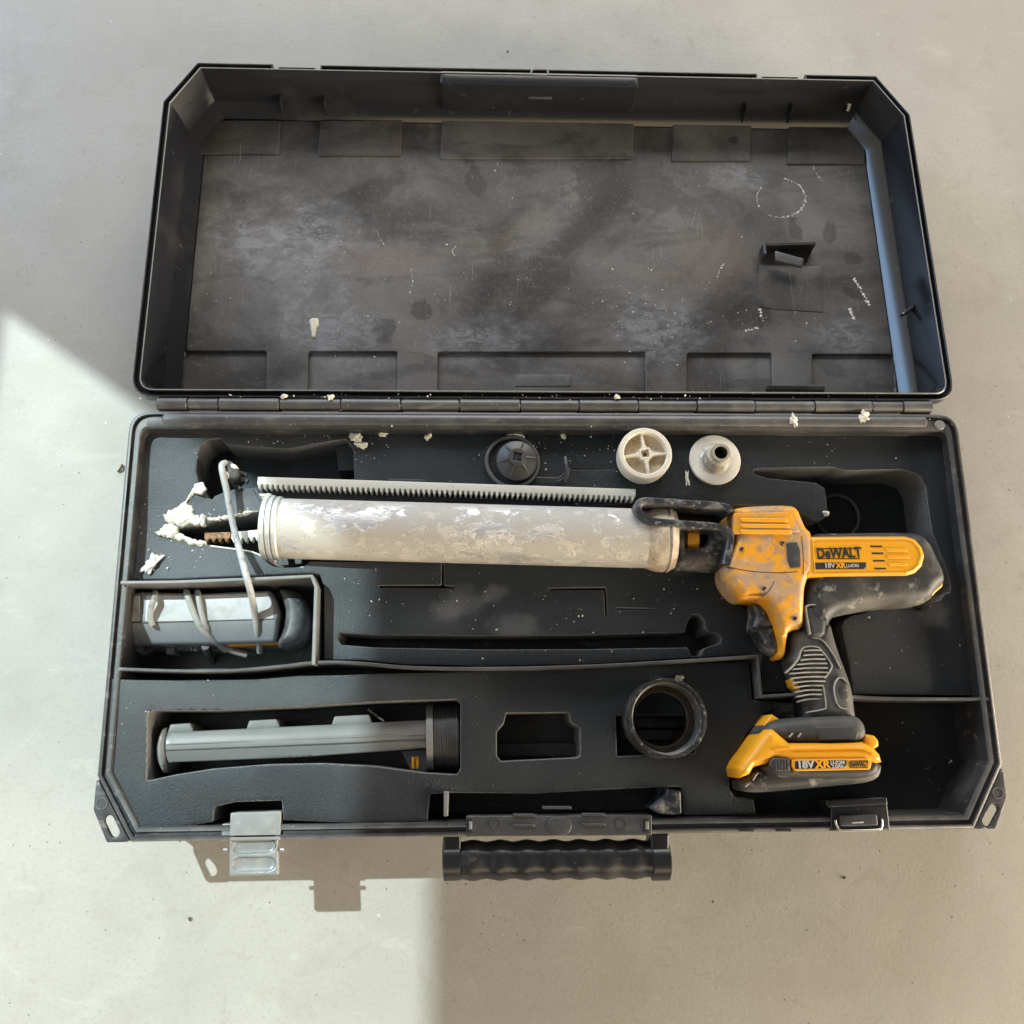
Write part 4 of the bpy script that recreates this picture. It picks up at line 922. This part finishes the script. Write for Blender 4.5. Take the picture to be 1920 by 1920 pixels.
p = U3(1542, 1433.5, zl_); text('lettering', 'XR', (p.x, p.y, zl_ + .0005), .0094, 'yellow_plastic', st_, .015, .0003, .0004, 1.05)
p = U3(1570, 1430, zl_); text('lettering', 'LI-ION', (p.x, p.y, zl_ + .0005), .0044, 'print_silver', st_, .015, .0003, .0002)
p = U3(1570, 1437, zl_); text('lettering', '2.0Ah', (p.x, p.y, zl_ + .0005), .0044, 'print_silver', st_, .015, .0003, .0002)
p = U3(1610, 1433, zl_); text('lettering', 'DeWALT', (p.x, p.y, zl_ + .0004), .0056, 'print_black', bl_, .015, .0003, .0002, .78)
for y in (1427, 1439.5): ribbon('lettering_rule', Q4([(1594, y), (1627, y - .6)], zl_), .0006, zl_ - .0003, zl_ + .0002, 'print_black', bl_, rnd=.0001)
slab('battery_side_grip', fillet(ccw(PP([(1388, 1432), (1398, 1416), (1404, 1420), (1402, 1436), (1386, 1444)], zc + .022)), .0012, 3), zc + .026, zc, 'dirty_black_rubber', bat, rx=.002, s=.003)
for q in ([(1410, 1462), (1420, 1448), (1430, 1452)], [(1396, 1474), (1404, 1468), (1412, 1472)]):
    wire('battery_corner_rib', [U3(x, y, zc + .020) for x, y in q], .0016, 'hook_metal', bat, 8)

# ------------------------------------------------------------------ loose things on the foam
sr = rack('toothed_rack', U3(486, 897, zA + .008), U3(1190, 920, zA + .008), .0072, .012, .00505, 'rack_steel', None, .0042)
tag(sr, 'long silver toothed rack bar lying along the top of the tube', 'toothed rack')

def ring(name, px, py, z, Rm, r, mat, seg=56, wob=0):
    c = U3(px, py, z); P = [c + Vector((Rm * (1 + wob * math.cos(2 * a + 1)) * math.cos(a), Rm * (1 - wob * math.cos(2 * a)) * math.sin(a), 0)) for a in (2 * math.pi * k / seg for k in range(seg))]
    return wire(name, P, r, mat, None, 10, closed=True)
tag(ring('o_ring', 961, 866, zA + .0028, .0252, .0020, 'o_ring_rubber', wob=.02), 'thin grey rubber ring lying round the black piston on the foam', 'rubber ring')
tag(ring('o_ring', 1570, 968, zD + .006, .0228, .0019, 'o_ring_rubber'), 'thin grey rubber ring lying in the dark recess above the motor', 'rubber ring')

# black piston
c = U3(968, 867, zA + .001); z1 = Vector((0, 0, .03))
bp = thing('piston', 'small black ribbed plastic piston with a square hole, inside the grey ring', 'piston', c)
lathe('disc', c, c + z1, [(0, .0185), (.001, .0200), (.007, .0202), (.008, .0195), (.009, .0190), (.0125, .0120), (.014, .0090), (.0185, .0088), (.0185, 0)], 'charcoal_plastic', bp, 44, 30)
hole = [(math.cos(math.radians(a)) * .0058, math.sin(math.radians(a)) * .0058) for a in (35, 125, 215, 305)]
slab('hub', circle((c.x, c.y), .0086, 32), c.z + .0205, c.z + .018, 'charcoal_plastic', bp, holes=[[(c.x + x, c.y + y) for x, y in hole]], rx=.0006, s=.003)
slab('square_socket', [(c.x + x, c.y + y) for x, y in hole], c.z + .0187, c.z + .018, 'dark_bore', bp, rx=.0002)
lathe('screw', (c.x + .0012, c.y - .0012, c.z + .0186), (c.x + .0012, c.y - .0012, c.z + .03), [(0, .0022), (.0006, .0020), (.0007, 0)], 'deep_black', bp, 12)
for k in range(6):
    a = math.radians(8 + 60 * k); d = np.array([math.cos(a), math.sin(a)]); o2 = np.array([c.x, c.y])
    ribbon('rib', [tuple(o2 + d * .0082), tuple(o2 + d * .013), tuple(o2 + d * .0192)], .0020, c.z + .006, [c.z + .0182, c.z + .0140, c.z + .0092], 'charcoal_plastic', bp)
# white piston
c = U3(1203, 862, zA + .001)
wp = thing('piston', 'off-white wheel-shaped piston with four spokes, left of the glossy cone', 'piston', c)
lathe('rim', c, c + z1, [(0, .0240), (.001, .0255), (.006, .0262), (.0066, .0252), (.0090, .0252), (.0096, .0264), (.0205, .0262), (.0220, .0250), (.0220, .0218), (.0212, .0208), (.0145, .0205)], 'white_plastic', wp, 56, 30, cap=False)
lathe('dirt_groove', c, c + z1, [(.0064, .0256), (.0092, .0256)], 'charcoal_plastic', wp, 56, cap=False)
lathe('web', c, c + z1, [(.0148, .0215), (.0148, 0)], 'ivory_web', wp, 40, cap=False)
for k in range(4):
    a = math.radians(98 + 90 * k - (8 if k == 3 else 0)); d = np.array([math.cos(a), math.sin(a)]); nn = np.array([-d[1], d[0]]); o2 = np.array([c.x, c.y])
    q = [o2 + d * .004 + nn * .0042, o2 + d * .009 + nn * .0016, o2 + d * .021 + nn * .0007, o2 + d * .021 - nn * .0007, o2 + d * .009 - nn * .0016, o2 + d * .004 - nn * .0042]
    slab('spoke', ccw([tuple(v) for v in q]), c.z + .0205, c.z + .014, 'white_plastic', wp, rx=.0005, s=.004)
hq = [(c.x + .0078 * math.cos(math.radians(t)), c.y + .0078 * math.sin(math.radians(t))) for t in (53, 143, 233, 323)]
hi_ = [(c.x + .0052 * math.cos(math.radians(t)), c.y + .0052 * math.sin(math.radians(t))) for t in (53, 143, 233, 323)]
slab('hub', fillet(hq, .001, 3), c.z + .0210, c.z + .014, 'white_plastic', wp, holes=[hi_], rx=.0006, s=.003)
slab('socket', hi_, c.z + .0185, c.z + .014, 'ivory_web', wp, rx=.0002)
lathe('bore', (c.x, c.y - .0004, c.z + .0184), (c.x, c.y - .0004, c.z + .03), [(0, .0019), (.0004, .0018), (.0005, 0)], 'dark_bore', wp, 14)
# glossy cone
c = U3(1339, 864, zA + .001)
gc = thing('nozzle_cone', 'glossy white cone with a round bore, rightmost of the parts on the foam', 'nozzle cone', c)
lathe('flange', c, c + z1, [(0, .0240), (.0006, .0255), (.0035, .0258), (.0045, .0250), (.0054, .0170), (.0050, .0150)], 'gloss_white', gc, 56, 35)
lathe('cone', c, c + z1, [(.0050, .0162), (.0066, .0158), (.0120, .0120), (.0160, .0102), (.0200, .0096), (.0275, .0092), (.0282, .0088), (.0282, .0068), (.0275, .0064), (.012, .0063), (.012, 0)], 'polished_cone', gc, 56, 35)
lathe('bore', c, c + z1, [(.0262, .0063), (.0135, .0061), (.0135, 0)], 'dark_bore', gc, 24, cap=False)
# bent black hook
hk_ = wire('plastic_hook', [U3(1060, 858, zA + .006), U3(1062, 872, zA + .010), U3(1064, 888, zA + .008), U3(1060, 902, zA + .003)], .0019, 'charcoal_plastic', None, 8)
tag(hk_, 'small bent black plastic hook between black piston and white piston', 'hook')
for q in ([(1062, 884), (1050, 895), (1040, 897), (1000, 895)], [(1062, 890), (1054, 899), (1044, 902)]):
    wire('hook_stem', [U3(x, y, zA + .003) for x, y in q], .0009, 'charcoal_plastic', hk_, 8)

# black threaded ring standing on the lower foam
c = U3(1236, 1349, zB - .011 + .001); hgt = .040
tr_ = thing('threaded_ring', 'black threaded ring standing on the foam, left of the battery', 'threaded ring', c)
Ro = .0352
prof = [(0, Ro - .002), (.001, Ro), (hgt - .001, Ro), (hgt, Ro - .0006), (hgt, Ro - .0028), (hgt - .001, Ro - .0032)]
for k in range(4):
    z_ = hgt - .006 - k * .006; prof += [(z_, Ro - .0032), (z_ - .0012, Ro - .0050), (z_ - .0028, Ro - .0050), (z_ - .004, Ro - .0032)]
prof += [(.009, Ro - .0034), (.0085, .0248), (.0078, .0240), (.0, .0240)]
lathe('sleeve', c, c + z1, prof, 'ring_black', tr_, 60, 30, closed=True)
lathe('rusty_seat', c, c + z1, [(.0092, Ro - .0050), (.0096, .0256), (.0086, .0244)], 'seat_rust', tr_, 48, cap=False)
for k in range(28):
    a = 2 * math.pi * k / 28; d = np.array([math.cos(a), math.sin(a)]); p0 = np.array([c.x, c.y]) + d * (Ro - .0017); nn = np.array([-d[1], d[0]])
    slab('rim_notch', [tuple(p0 + nn * .0018 + d * .0005), tuple(p0 - nn * .0018 + d * .0005), tuple(p0 - nn * .0018 - d * .0005), tuple(p0 + nn * .0018 - d * .0005)], c.z + hgt + .0003, c.z + hgt - .002, 'deep_black', tr_, rx=.0001)

# cartridge holder in the long slot
zk = zB - .012
ch = thing('cartridge_holder', 'grey plastic cartridge holder lying in the long slot of the lower foam', 'cartridge holder', U3(560, 1400, zD))
d0, d1 = np.array(U(312, 1400, zk)), np.array(U(805, 1375, zk))
def zr(x, y):                                 # bar: ridge along the middle, falling to both sides
    t = (x - d0[0]) / (d1[0] - d0[0]); yc = d0[1] + (d1[1] - d0[1]) * t; return -.35 * np.abs(y - yc)
bar = slab('bar', PP([(309, 1373), (560, 1361), (808, 1349), (808, 1402), (560, 1420), (309, 1430)], zk), zk, zD + .012, 'grey_plastic', ch, rx=.0012, s=.006, grid=.006, zf=zr)
for a, b in (((309, 1407), (800, 1387)), ((309, 1396), (800, 1376))):
    ribbon('bar_ridge', Q4([a, b], zk), .0011, zk - .012, zk - .0002 if a[1] < 1400 else zk - .0006, 'charcoal_plastic' if a[1] > 1400 else 'grey_plastic', bar, rnd=.0003)
for x0, x1, y in ((313, 360, 1373), (461, 522, 1366), (621, 695, 1358)):
    slab('side_tab', fillet(ccw(PP([(x0, y + 3), (x0 + 6, y - 15), (x1 - 4, y - 16 - (x1 - x0) * .03), (x1 + 4, y)], zk - .006)), .0014, 3), zk - .006, zD + .012, 'grey_plastic', bar, rx=.0012, s=.004)
ec = [(309, 1362), (301, 1368), (293, 1386), (289, 1406), (293, 1430), (303, 1448), (308, 1450), (310, 1410)]
slab('end_dome', chaikin(ccw(PP(ec, zk)), 1), zk + .001, zD + .006, 'grey_plastic', ch, rx=.004, rz=.008, s=.003)
p0, p1 = U3(801, 1383, zk - .026), U3(862, 1381, zk - .026)
lathe('flange', p0, p1, [(0, .0285), (.0005, .0312), (.0062, .0312), (.0068, .029)], 'grey_plastic', ch, 48)
L = (p1 - p0).length; prof = [(.0066, .0290)]
k = .008
while k < L - .002: prof += [(k, .0302), (k + .0009, .0302), (k + .0013, .0296), (k + .0017, .0296)]; k += .0022
lathe('threaded_end', p0, p1, prof + [(L, .0285)], 'charcoal_plastic', ch, 48, 20)
q = [(752, 1408), (803, 1404), (803, 1447), (772, 1448)]
br = slab('gusset', ccw(PP(q, zk - .010)), zk - .010, zD, 'charcoal_plastic', ch, rx=.0008)
ll = slab('label', Q4([(772, 1419), (785, 1418), (785, 1441), (772, 1442)], zk - .0098), zk - .0094, zk - .0102, 'yellow_plastic', br, rx=.0002)
p = U3(778.5, 1430, zk - .0093); text('lettering', 'DeWALT', (p.x, p.y, p.z + .0001), .0034, 'print_black', ll, math.pi / 2, .0002, .0001, .8)
ribbon('strut', Q4([(690, 1330), (720, 1352)], zk - .016), .002, zD, zk - .014, 'grey_plastic', ch)

# charger in its bay, with cable and plug
zq_ = zA - .004
chg = thing('charger', 'grey battery charger with painted-in sun glare, wrapped in its cable, in the bay at left', 'charger', U3(390, 1160, zD))
body = [(240, 1113), (262, 1109), (380, 1112), (505, 1106), (516, 1124), (522, 1150), (518, 1178), (512, 1202), (380, 1206), (236, 1208), (226, 1180), (230, 1140)]
y0_ = U(380, 1166, zq_)[1]
bd = slab('body', fillet(ccw(PP(body, zq_)), .004, 4), zq_, zD + .006, 'charger_plastic', chg, rx=.0035, rz=.0045, s=.004, grid=.0045, zf=lambda x, y: -.55 * np.clip(y0_ - .0 - y, 0, 1))
slab('glare_panel', fillet(ccw(PP([(274, 1116), (380, 1116), (502, 1111), (512, 1136), (514, 1160), (380, 1164), (272, 1166)], zq_)), .002, 3), zq_ + .0006, zq_ - .002, 'glare_panel', bd, rx=.0006, s=.004)  # pale sheet added on the top face for the sun's glare
slab('end_glare_panel', fillet(ccw(PP([(240, 1118), (262, 1116), (262, 1164), (236, 1165)], zq_)), .002, 3), zq_ + .0004, zq_ - .002, 'glare_panel', bd, rx=.0006, s=.004)
ribbon('body_seam', Q4([(240, 1168), (518, 1161)], zq_), .0008, zq_ - .006, zq_ + .0004, 'charger_dark', bd, rnd=.0002)
ribbon('body_band', Q4([(266, 1110), (268, 1150), (266, 1204)], zq_), .0016, zq_ - .028, [zq_ + .0006, zq_ + .0004, zq_ - .0112], 'charger_dark', bd)
nose = [(516, 1100), (548, 1102), (570, 1122), (577, 1150), (574, 1182), (560, 1204), (530, 1213), (514, 1210), (528, 1178), (532, 1150), (526, 1124)]
slab('nose', chaikin(ccw(PP(nose, zq_ - .004)), 1), zq_ - .003, zD + .004, 'charger_dark', chg, rx=.008, rz=.014, s=.003, grid=.005)
slab('base', fillet(ccw(PP([(250, 1150), (530, 1150), (566, 1150), (570, 1208), (530, 1216), (420, 1222), (300, 1222), (246, 1218)], zD + .016)), .003, 3), zD + .018, zD, 'charger_dark', chg, rx=.003, s=.004)
slab('trim', ccw(PP([(418, 1206), (512, 1199), (528, 1206), (430, 1212)], zq_ - .018)), zq_ - .017, zD + .006, 'yellow_plastic', chg, rx=.0008, s=.005)
for pts in ([(248, 1206), (254, 1224), (258, 1242)], [(262, 1216), (270, 1226), (273, 1241)], [(385, 1212), (390, 1226), (398, 1243)]):
    wire('bracket_arm', [U3(x, y, .066 - .02 * i) for i, (x, y) in enumerate(pts)], .0036, 'charger_dark', chg, 10)
slab('bracket_web', ccw(PP([(246, 1207), (320, 1208), (290, 1218), (272, 1230), (252, 1226)], .058)), .060, .045, 'charger_dark', chg, rx=.0015, s=.004)
slab('contact_block', fillet(ccw(PP([(312, 1212), (328, 1212), (328, 1226), (312, 1228)], .05)), .001, 3), .052, zD, 'grey_plastic', chg, rx=.001)
p = U3(362, 1215, .05); text('lettering', '12', (p.x, p.y, zD + .0186), .0075, 'print_silver', chg, -.1, .0003, .0003)
rc = .0031; zu = zq_ + rc
cb_ = wire('cable', [U3(424, 868, zA + .010), U3(416, 872, zA + .014), U3(418, 890, zA + .016), U3(426, 925, zA + .014), U3(434, 970, zA + .012), U3(446, 1020, zA + .012), U3(460, 1074, zw + .005), U3(470, 1110, zw + .001), U3(478, 1150, zq_ + .006), U3(483, 1185, zq_ - .006), U3(487, 1222, .052)], rc, 'cable_rubber', chg, 12)
wire('cable', [U3(350, 1108, zq_ - .010), U3(352, 1118, zu + .001), U3(362, 1145, zu + .001), U3(376, 1175, zu - .003), U3(400, 1200, zu - .013), U3(430, 1218, .056), U3(462, 1228, .048)], rc, 'cable_rubber', chg, 12)
wire('cable', [U3(370, 1108, zq_ - .010), U3(372, 1118, zu), U3(378, 1150, zu), U3(388, 1178, zu - .006), U3(408, 1206, .060), U3(424, 1220, .050)], rc * .9, 'cable_rubber', chg, 12)
wire('cable', [U3(292, 1108, zq_ - .012), U3(290, 1120, zu + .003), U3(283, 1140, zu + .004), U3(282, 1158, zu + .001), U3(286, 1172, zq_ + .001)], rc * .9, 'cable_rubber', chg, 12)
p = U3(436, 884, zA + .004)
pl = slab('plug', chaikin(ccw(PP([(420, 866), (432, 862), (446, 876), (452, 892), (446, 902), (430, 904), (422, 892)], zA + .008)), 1), zA + .012, zA - .012, 'dirty_black_rubber', chg, rx=.003, rz=.005, s=.003)
for q in ([(433, 868), (443, 872), (447, 878), (440, 880), (432, 876)], [(421, 884), (428, 884), (431, 896), (424, 898)]):
    slab('plug_pad', chaikin(ccw(PP(q, zA + .012)), 1), zA + .0128, zA + .008, 'pale_sealant', pl, rx=.0008, s=.003)
for q in ([(446, 884), (462, 890)], [(448, 896), (464, 902)], [(436, 904), (450, 916)]):
    ribbon('plug_prong', Q4(q, zA + .004), .0036, zA - .001, zA + .0035, 'dirty_black_rubber', pl)
ribbon('lead', Q4([(478, 916), (494, 945), (506, 962)], zA + .002), .0040, zA - .001, zA + .0012, 'charcoal_plastic', chg)

# ------------------------------------------------------------------ spilled sealant and crumbs
sp = thing('spilled_sealant', 'crusty cream lump of dried sealant at the tip of the nozzle slit', 'sealant', U3(350, 985, zA))
def hsh(x, y, f, ph):
    return np.sin(x * f + ph) * np.sin(y * f * 1.13 + ph * 2.1) + .6 * np.sin((x + y) * f * 1.9 + ph * .7) * np.sin((x - y) * f * 2.3 + ph)
def smear(name, pts, z, h, seed, mat='sealant', parent=None, jit=.0012, rx=.003):
    r = random.Random(seed); P = resample(ccw(PP(pts, z)), .0026)
    P = [(x + r.uniform(-jit, jit), y + r.uniform(-jit, jit)) for x, y in P]
    return slab(name, P, z + h, z - .0004, mat, parent, rx=rx, rz=h, s=.0026, grid=.0018, smooth=70,
                zf=lambda x, y: h * (.30 * hsh(x, y, 420, seed) + .22 * hsh(x, y, 1100, seed + 1)))
smear('crust', [(314, 984), (306, 966), (320, 956), (336, 948), (346, 940), (354, 946), (362, 952), (362, 962), (374, 970), (383, 966), (386, 978), (372, 987), (352, 984), (340, 990), (330, 984)], zA, .0030, 1, parent=sp)
smear('crust', [(296, 1000), (306, 992), (318, 986), (332, 988), (336, 998), (346, 1006), (356, 1010), (384, 1016), (388, 1023), (366, 1024), (344, 1016), (330, 1012), (316, 1006)], zA, .0024, 2, parent=sp)
smear('crust', [(388, 974), (402, 968), (426, 968), (452, 961), (486, 956), (490, 960), (450, 968), (428, 974), (404, 978)], zA, .0024, 3, parent=sp, rx=.002)
smear('crust', [(374, 964), (386, 966), (388, 984), (382, 990), (376, 982)], zA, .0030, 4, parent=sp, rx=.002)
smear('crust', [(304, 986), (322, 980), (334, 986), (338, 1000), (324, 1010), (306, 1006), (298, 996)], zA, .0026, 9, parent=sp)
smear('crust', [(290, 998), (304, 994), (312, 1002), (300, 1006)], zA, .0018, 5, parent=sp, rx=.0015)
o = ribbon('crust_edge', chaikin(Q4([(395, 1024), (440, 1030), (470, 1034), (488, 1041), (506, 1052), (526, 1065), (568, 1066), (584, 1055)], zA), 1, False), .0016, zA - .002, zA + .0012, 'pale_sealant', sp)
def crumb(x, y, z, sx, sy, h, label, mat='sealant', rot=0, seed=0, group=None):
    return tag(lump('sealant_crumb', U3(x, y, z), sx, sy, h * .75, mat, None, 3, .7, rot, seed), label, 'sealant crumb', group)
crumb(668, 822, zA, .0052, .0045, .0030, 'jagged cream crumb on the foam below the hinge, upper one of a pair', seed=50)
crumb(678, 836, zA, .0058, .0030, .0026, 'smooth oblong cream crumb on the foam, lower one of a pair', rot=-.3, seed=51)
crumb(717, 815, zA, .0040, .0024, .0022, 'small oblong cream crumb right of the crumb pair below the hinge', rot=-.3, seed=52)
w_ = wire('sealant_crumb', [U3(952, 817, zA + .001), U3(965, 815, zA + .0015), U3(978, 817, zA + .0015), U3(982, 823, zA + .0015)], .0016, 'sealant', None, 8)
tag(w_, 'curved cream sealant string just above the thin grey ring', 'sealant crumb')
crumb(1056, 818, zA, .0026, .0034, .0020, 'small pinkish cream crumb below the hinge, left of the white piston', seed=53)
crumb(802, 820, zA, .0034, .0030, .0022, 'cream crumb on the foam above the middle of the rack bar', seed=54)
crumb(1288, 897, zA, .0018, .0075, .0016, 'narrow grey-white flake on the foam between white piston and cone', 'pale_sealant', seed=55)
crumb(1487, 789, H, .0030, .0052, .0022, 'white blob on the hinge-side rim above the motor', 'pale_sealant', .2, 56)
crumb(1619, 783, H, .0046, .0056, .0016, 'yellowish blob on the hinge-side rim near the right corner', 'sealant', 0, 57)
crumb(1272, 1272, zB - .010, .0036, .0028, .0024, 'tan crumb on the foam above the black threaded ring', 'sealant', .4, 58)
crumb(286, 1056, zA, .0042, .0085, .0014, 'flat white flake on the foam left of the tube', 'pale_sealant', -.5, 59)
crumb(376, 917, zA, .0058, .0055, .0030, 'round cream lump on the foam edge below the upper left cut-out', 'sealant', .3, 60)
crumb(358, 930, zA, .0016, .0075, .0016, 'thin white splinter beside the round lump near the cut-out', 'pale_sealant', -.6, 61)
crumb(514, 1046, zA, .0050, .0040, .0035, 'white crumb cluster under the threaded cap of the tube', 'pale_sealant', 0, 62)
crumb(1548, 964, zA, .0028, .0028, .0026, 'round white bead at the foam edge above the motor', 'pale_sealant', 0, 63)
crumb(505, 932, zA + .004, .0070, .0030, .0025, 'white crust on top of the threaded cap beside the rack', 'pale_sealant', -.2, 64)
crumb(620, 746, H, .0030, .0026, .0022, 'white crumb on the hinge above the left knuckles', 'pale_sealant', 0, 65)
crumb(532, 744, H, .0032, .0022, .0018, 'pale crumb on the hinge, leftmost of those along it', 'pale_sealant', 0, 66)
crumb(1156, 746, H, .0028, .0022, .0018, 'pale crumb on the hinge above the white piston', 'pale_sealant', 0, 67)

Vs = []; Fs = []
def ok_foam(px, py): return True
polyA = np.array(fa); holesA = [np.array(h) for h in hA]
def scatter(cx, cy, sx, sy, n, z, rs, poly=None, hol=()):
    Q = np.stack([rng.normal(cx, sx, n), rng.normal(cy, sy, n)], 1)
    if poly is not None:
        Q = Q[inside(Q, [poly] + list(hol))]
    for x, y in Q: add_crumb(tuple(U3(x, y, z)), random.choice(rs))
small = (.0002, .00025, .0003, .0003, .0004, .0004, .0005, .0007, .0010)
scatter(800, 835, 230, 18, 330, zA, small, polyA, holesA)
scatter(330, 860, 60, 60, 150, zA, small, polyA, holesA)
scatter(340, 1000, 70, 50, 160, zA, small, polyA, holesA)
scatter(1050, 850, 120, 40, 120, zA, small, polyA, holesA)
scatter(1550, 860, 200, 60, 90, zA, small, polyA, holesA)
scatter(1000, 1130, 250, 50, 150, zA, small, polyA, holesA)
scatter(1650, 1210, 120, 70, 40, zA, small, polyA, holesA)
scatter(560, 1070, 60, 30, 40, zA, small, polyA, holesA)
polyB = np.array(fb); holesB = [np.array(h) for h in hB]
scatter(300, 1310, 70, 25, 40, zB, small, polyB, holesB)
scatter(700, 1380, 300, 80, 70, zB - .003, small[:4], polyB, holesB)
scatter(1720, 1420, 70, 60, 30, zE, small)
scatter(1000, 789, 420, 6, 200, H - .0005, small)
scatter(900, 744, 420, 3, 90, H, small)
scatter(640, 786, 60, 6, 40, H - .0005, small)
Vs = [v for v in Vs]
o = mk('sealant_crumbs', Vs, Fs, 'pale_sealant', None, None); o['kind'] = 'stuff'; o['label'] = 'tiny white sealant crumbs scattered over foam and rim'; o['category'] = 'crumbs'

# bits on the floor
def pebble(x, y, r, label, mat='pebble', seed=0):
    return tag(lump('pebble', U3(x, y, 0), r, r * .8, r * .6, mat, None, 1, .5, seed, seed), label, 'pebble')
pebble(357, 1722, .0022, 'tiny dark grit on the sunlit floor below the open latch', seed=80)
pebble(952, 97, .0014, 'tiny dark grit on the floor above the eyelet of the lid', seed=81)
pebble(1583, 1646, .0016, 'tiny dark grit on the floor below the wire latch', seed=82)
tw = wire('twig', [U3(221, 884, .001), U3(226, 878, .003), U3(229, 871, .0015)], .0012, 'twig', None, 6); tag(tw, 'tiny dark twig on the floor at the left side of the case', 'twig')

Vs = []; Fs = []
for _ in range(420):
    x, y = random.uniform(-20, 1940), random.uniform(-20, 1940)
    add_crumb(tuple(U3(x, y, 0)), random.choice((.0002, .0003, .0003, .0004, .0006)))
for _ in range(160):
    e = random.random()
    x, y = (random.gauss(1850 + 0, 45), random.uniform(700, 1560)) if e < .5 else (random.uniform(250, 1860), random.gauss(1620, 50))
    add_crumb(tuple(U3(x, y, 0)), random.choice((.0003, .0004, .0005, .0008)))
o = mk('floor_grit', Vs, Fs, 'pebble', None, None); o['kind'] = 'stuff'; o['label'] = 'fine dark grit scattered over the concrete floor'; o['category'] = 'grit'
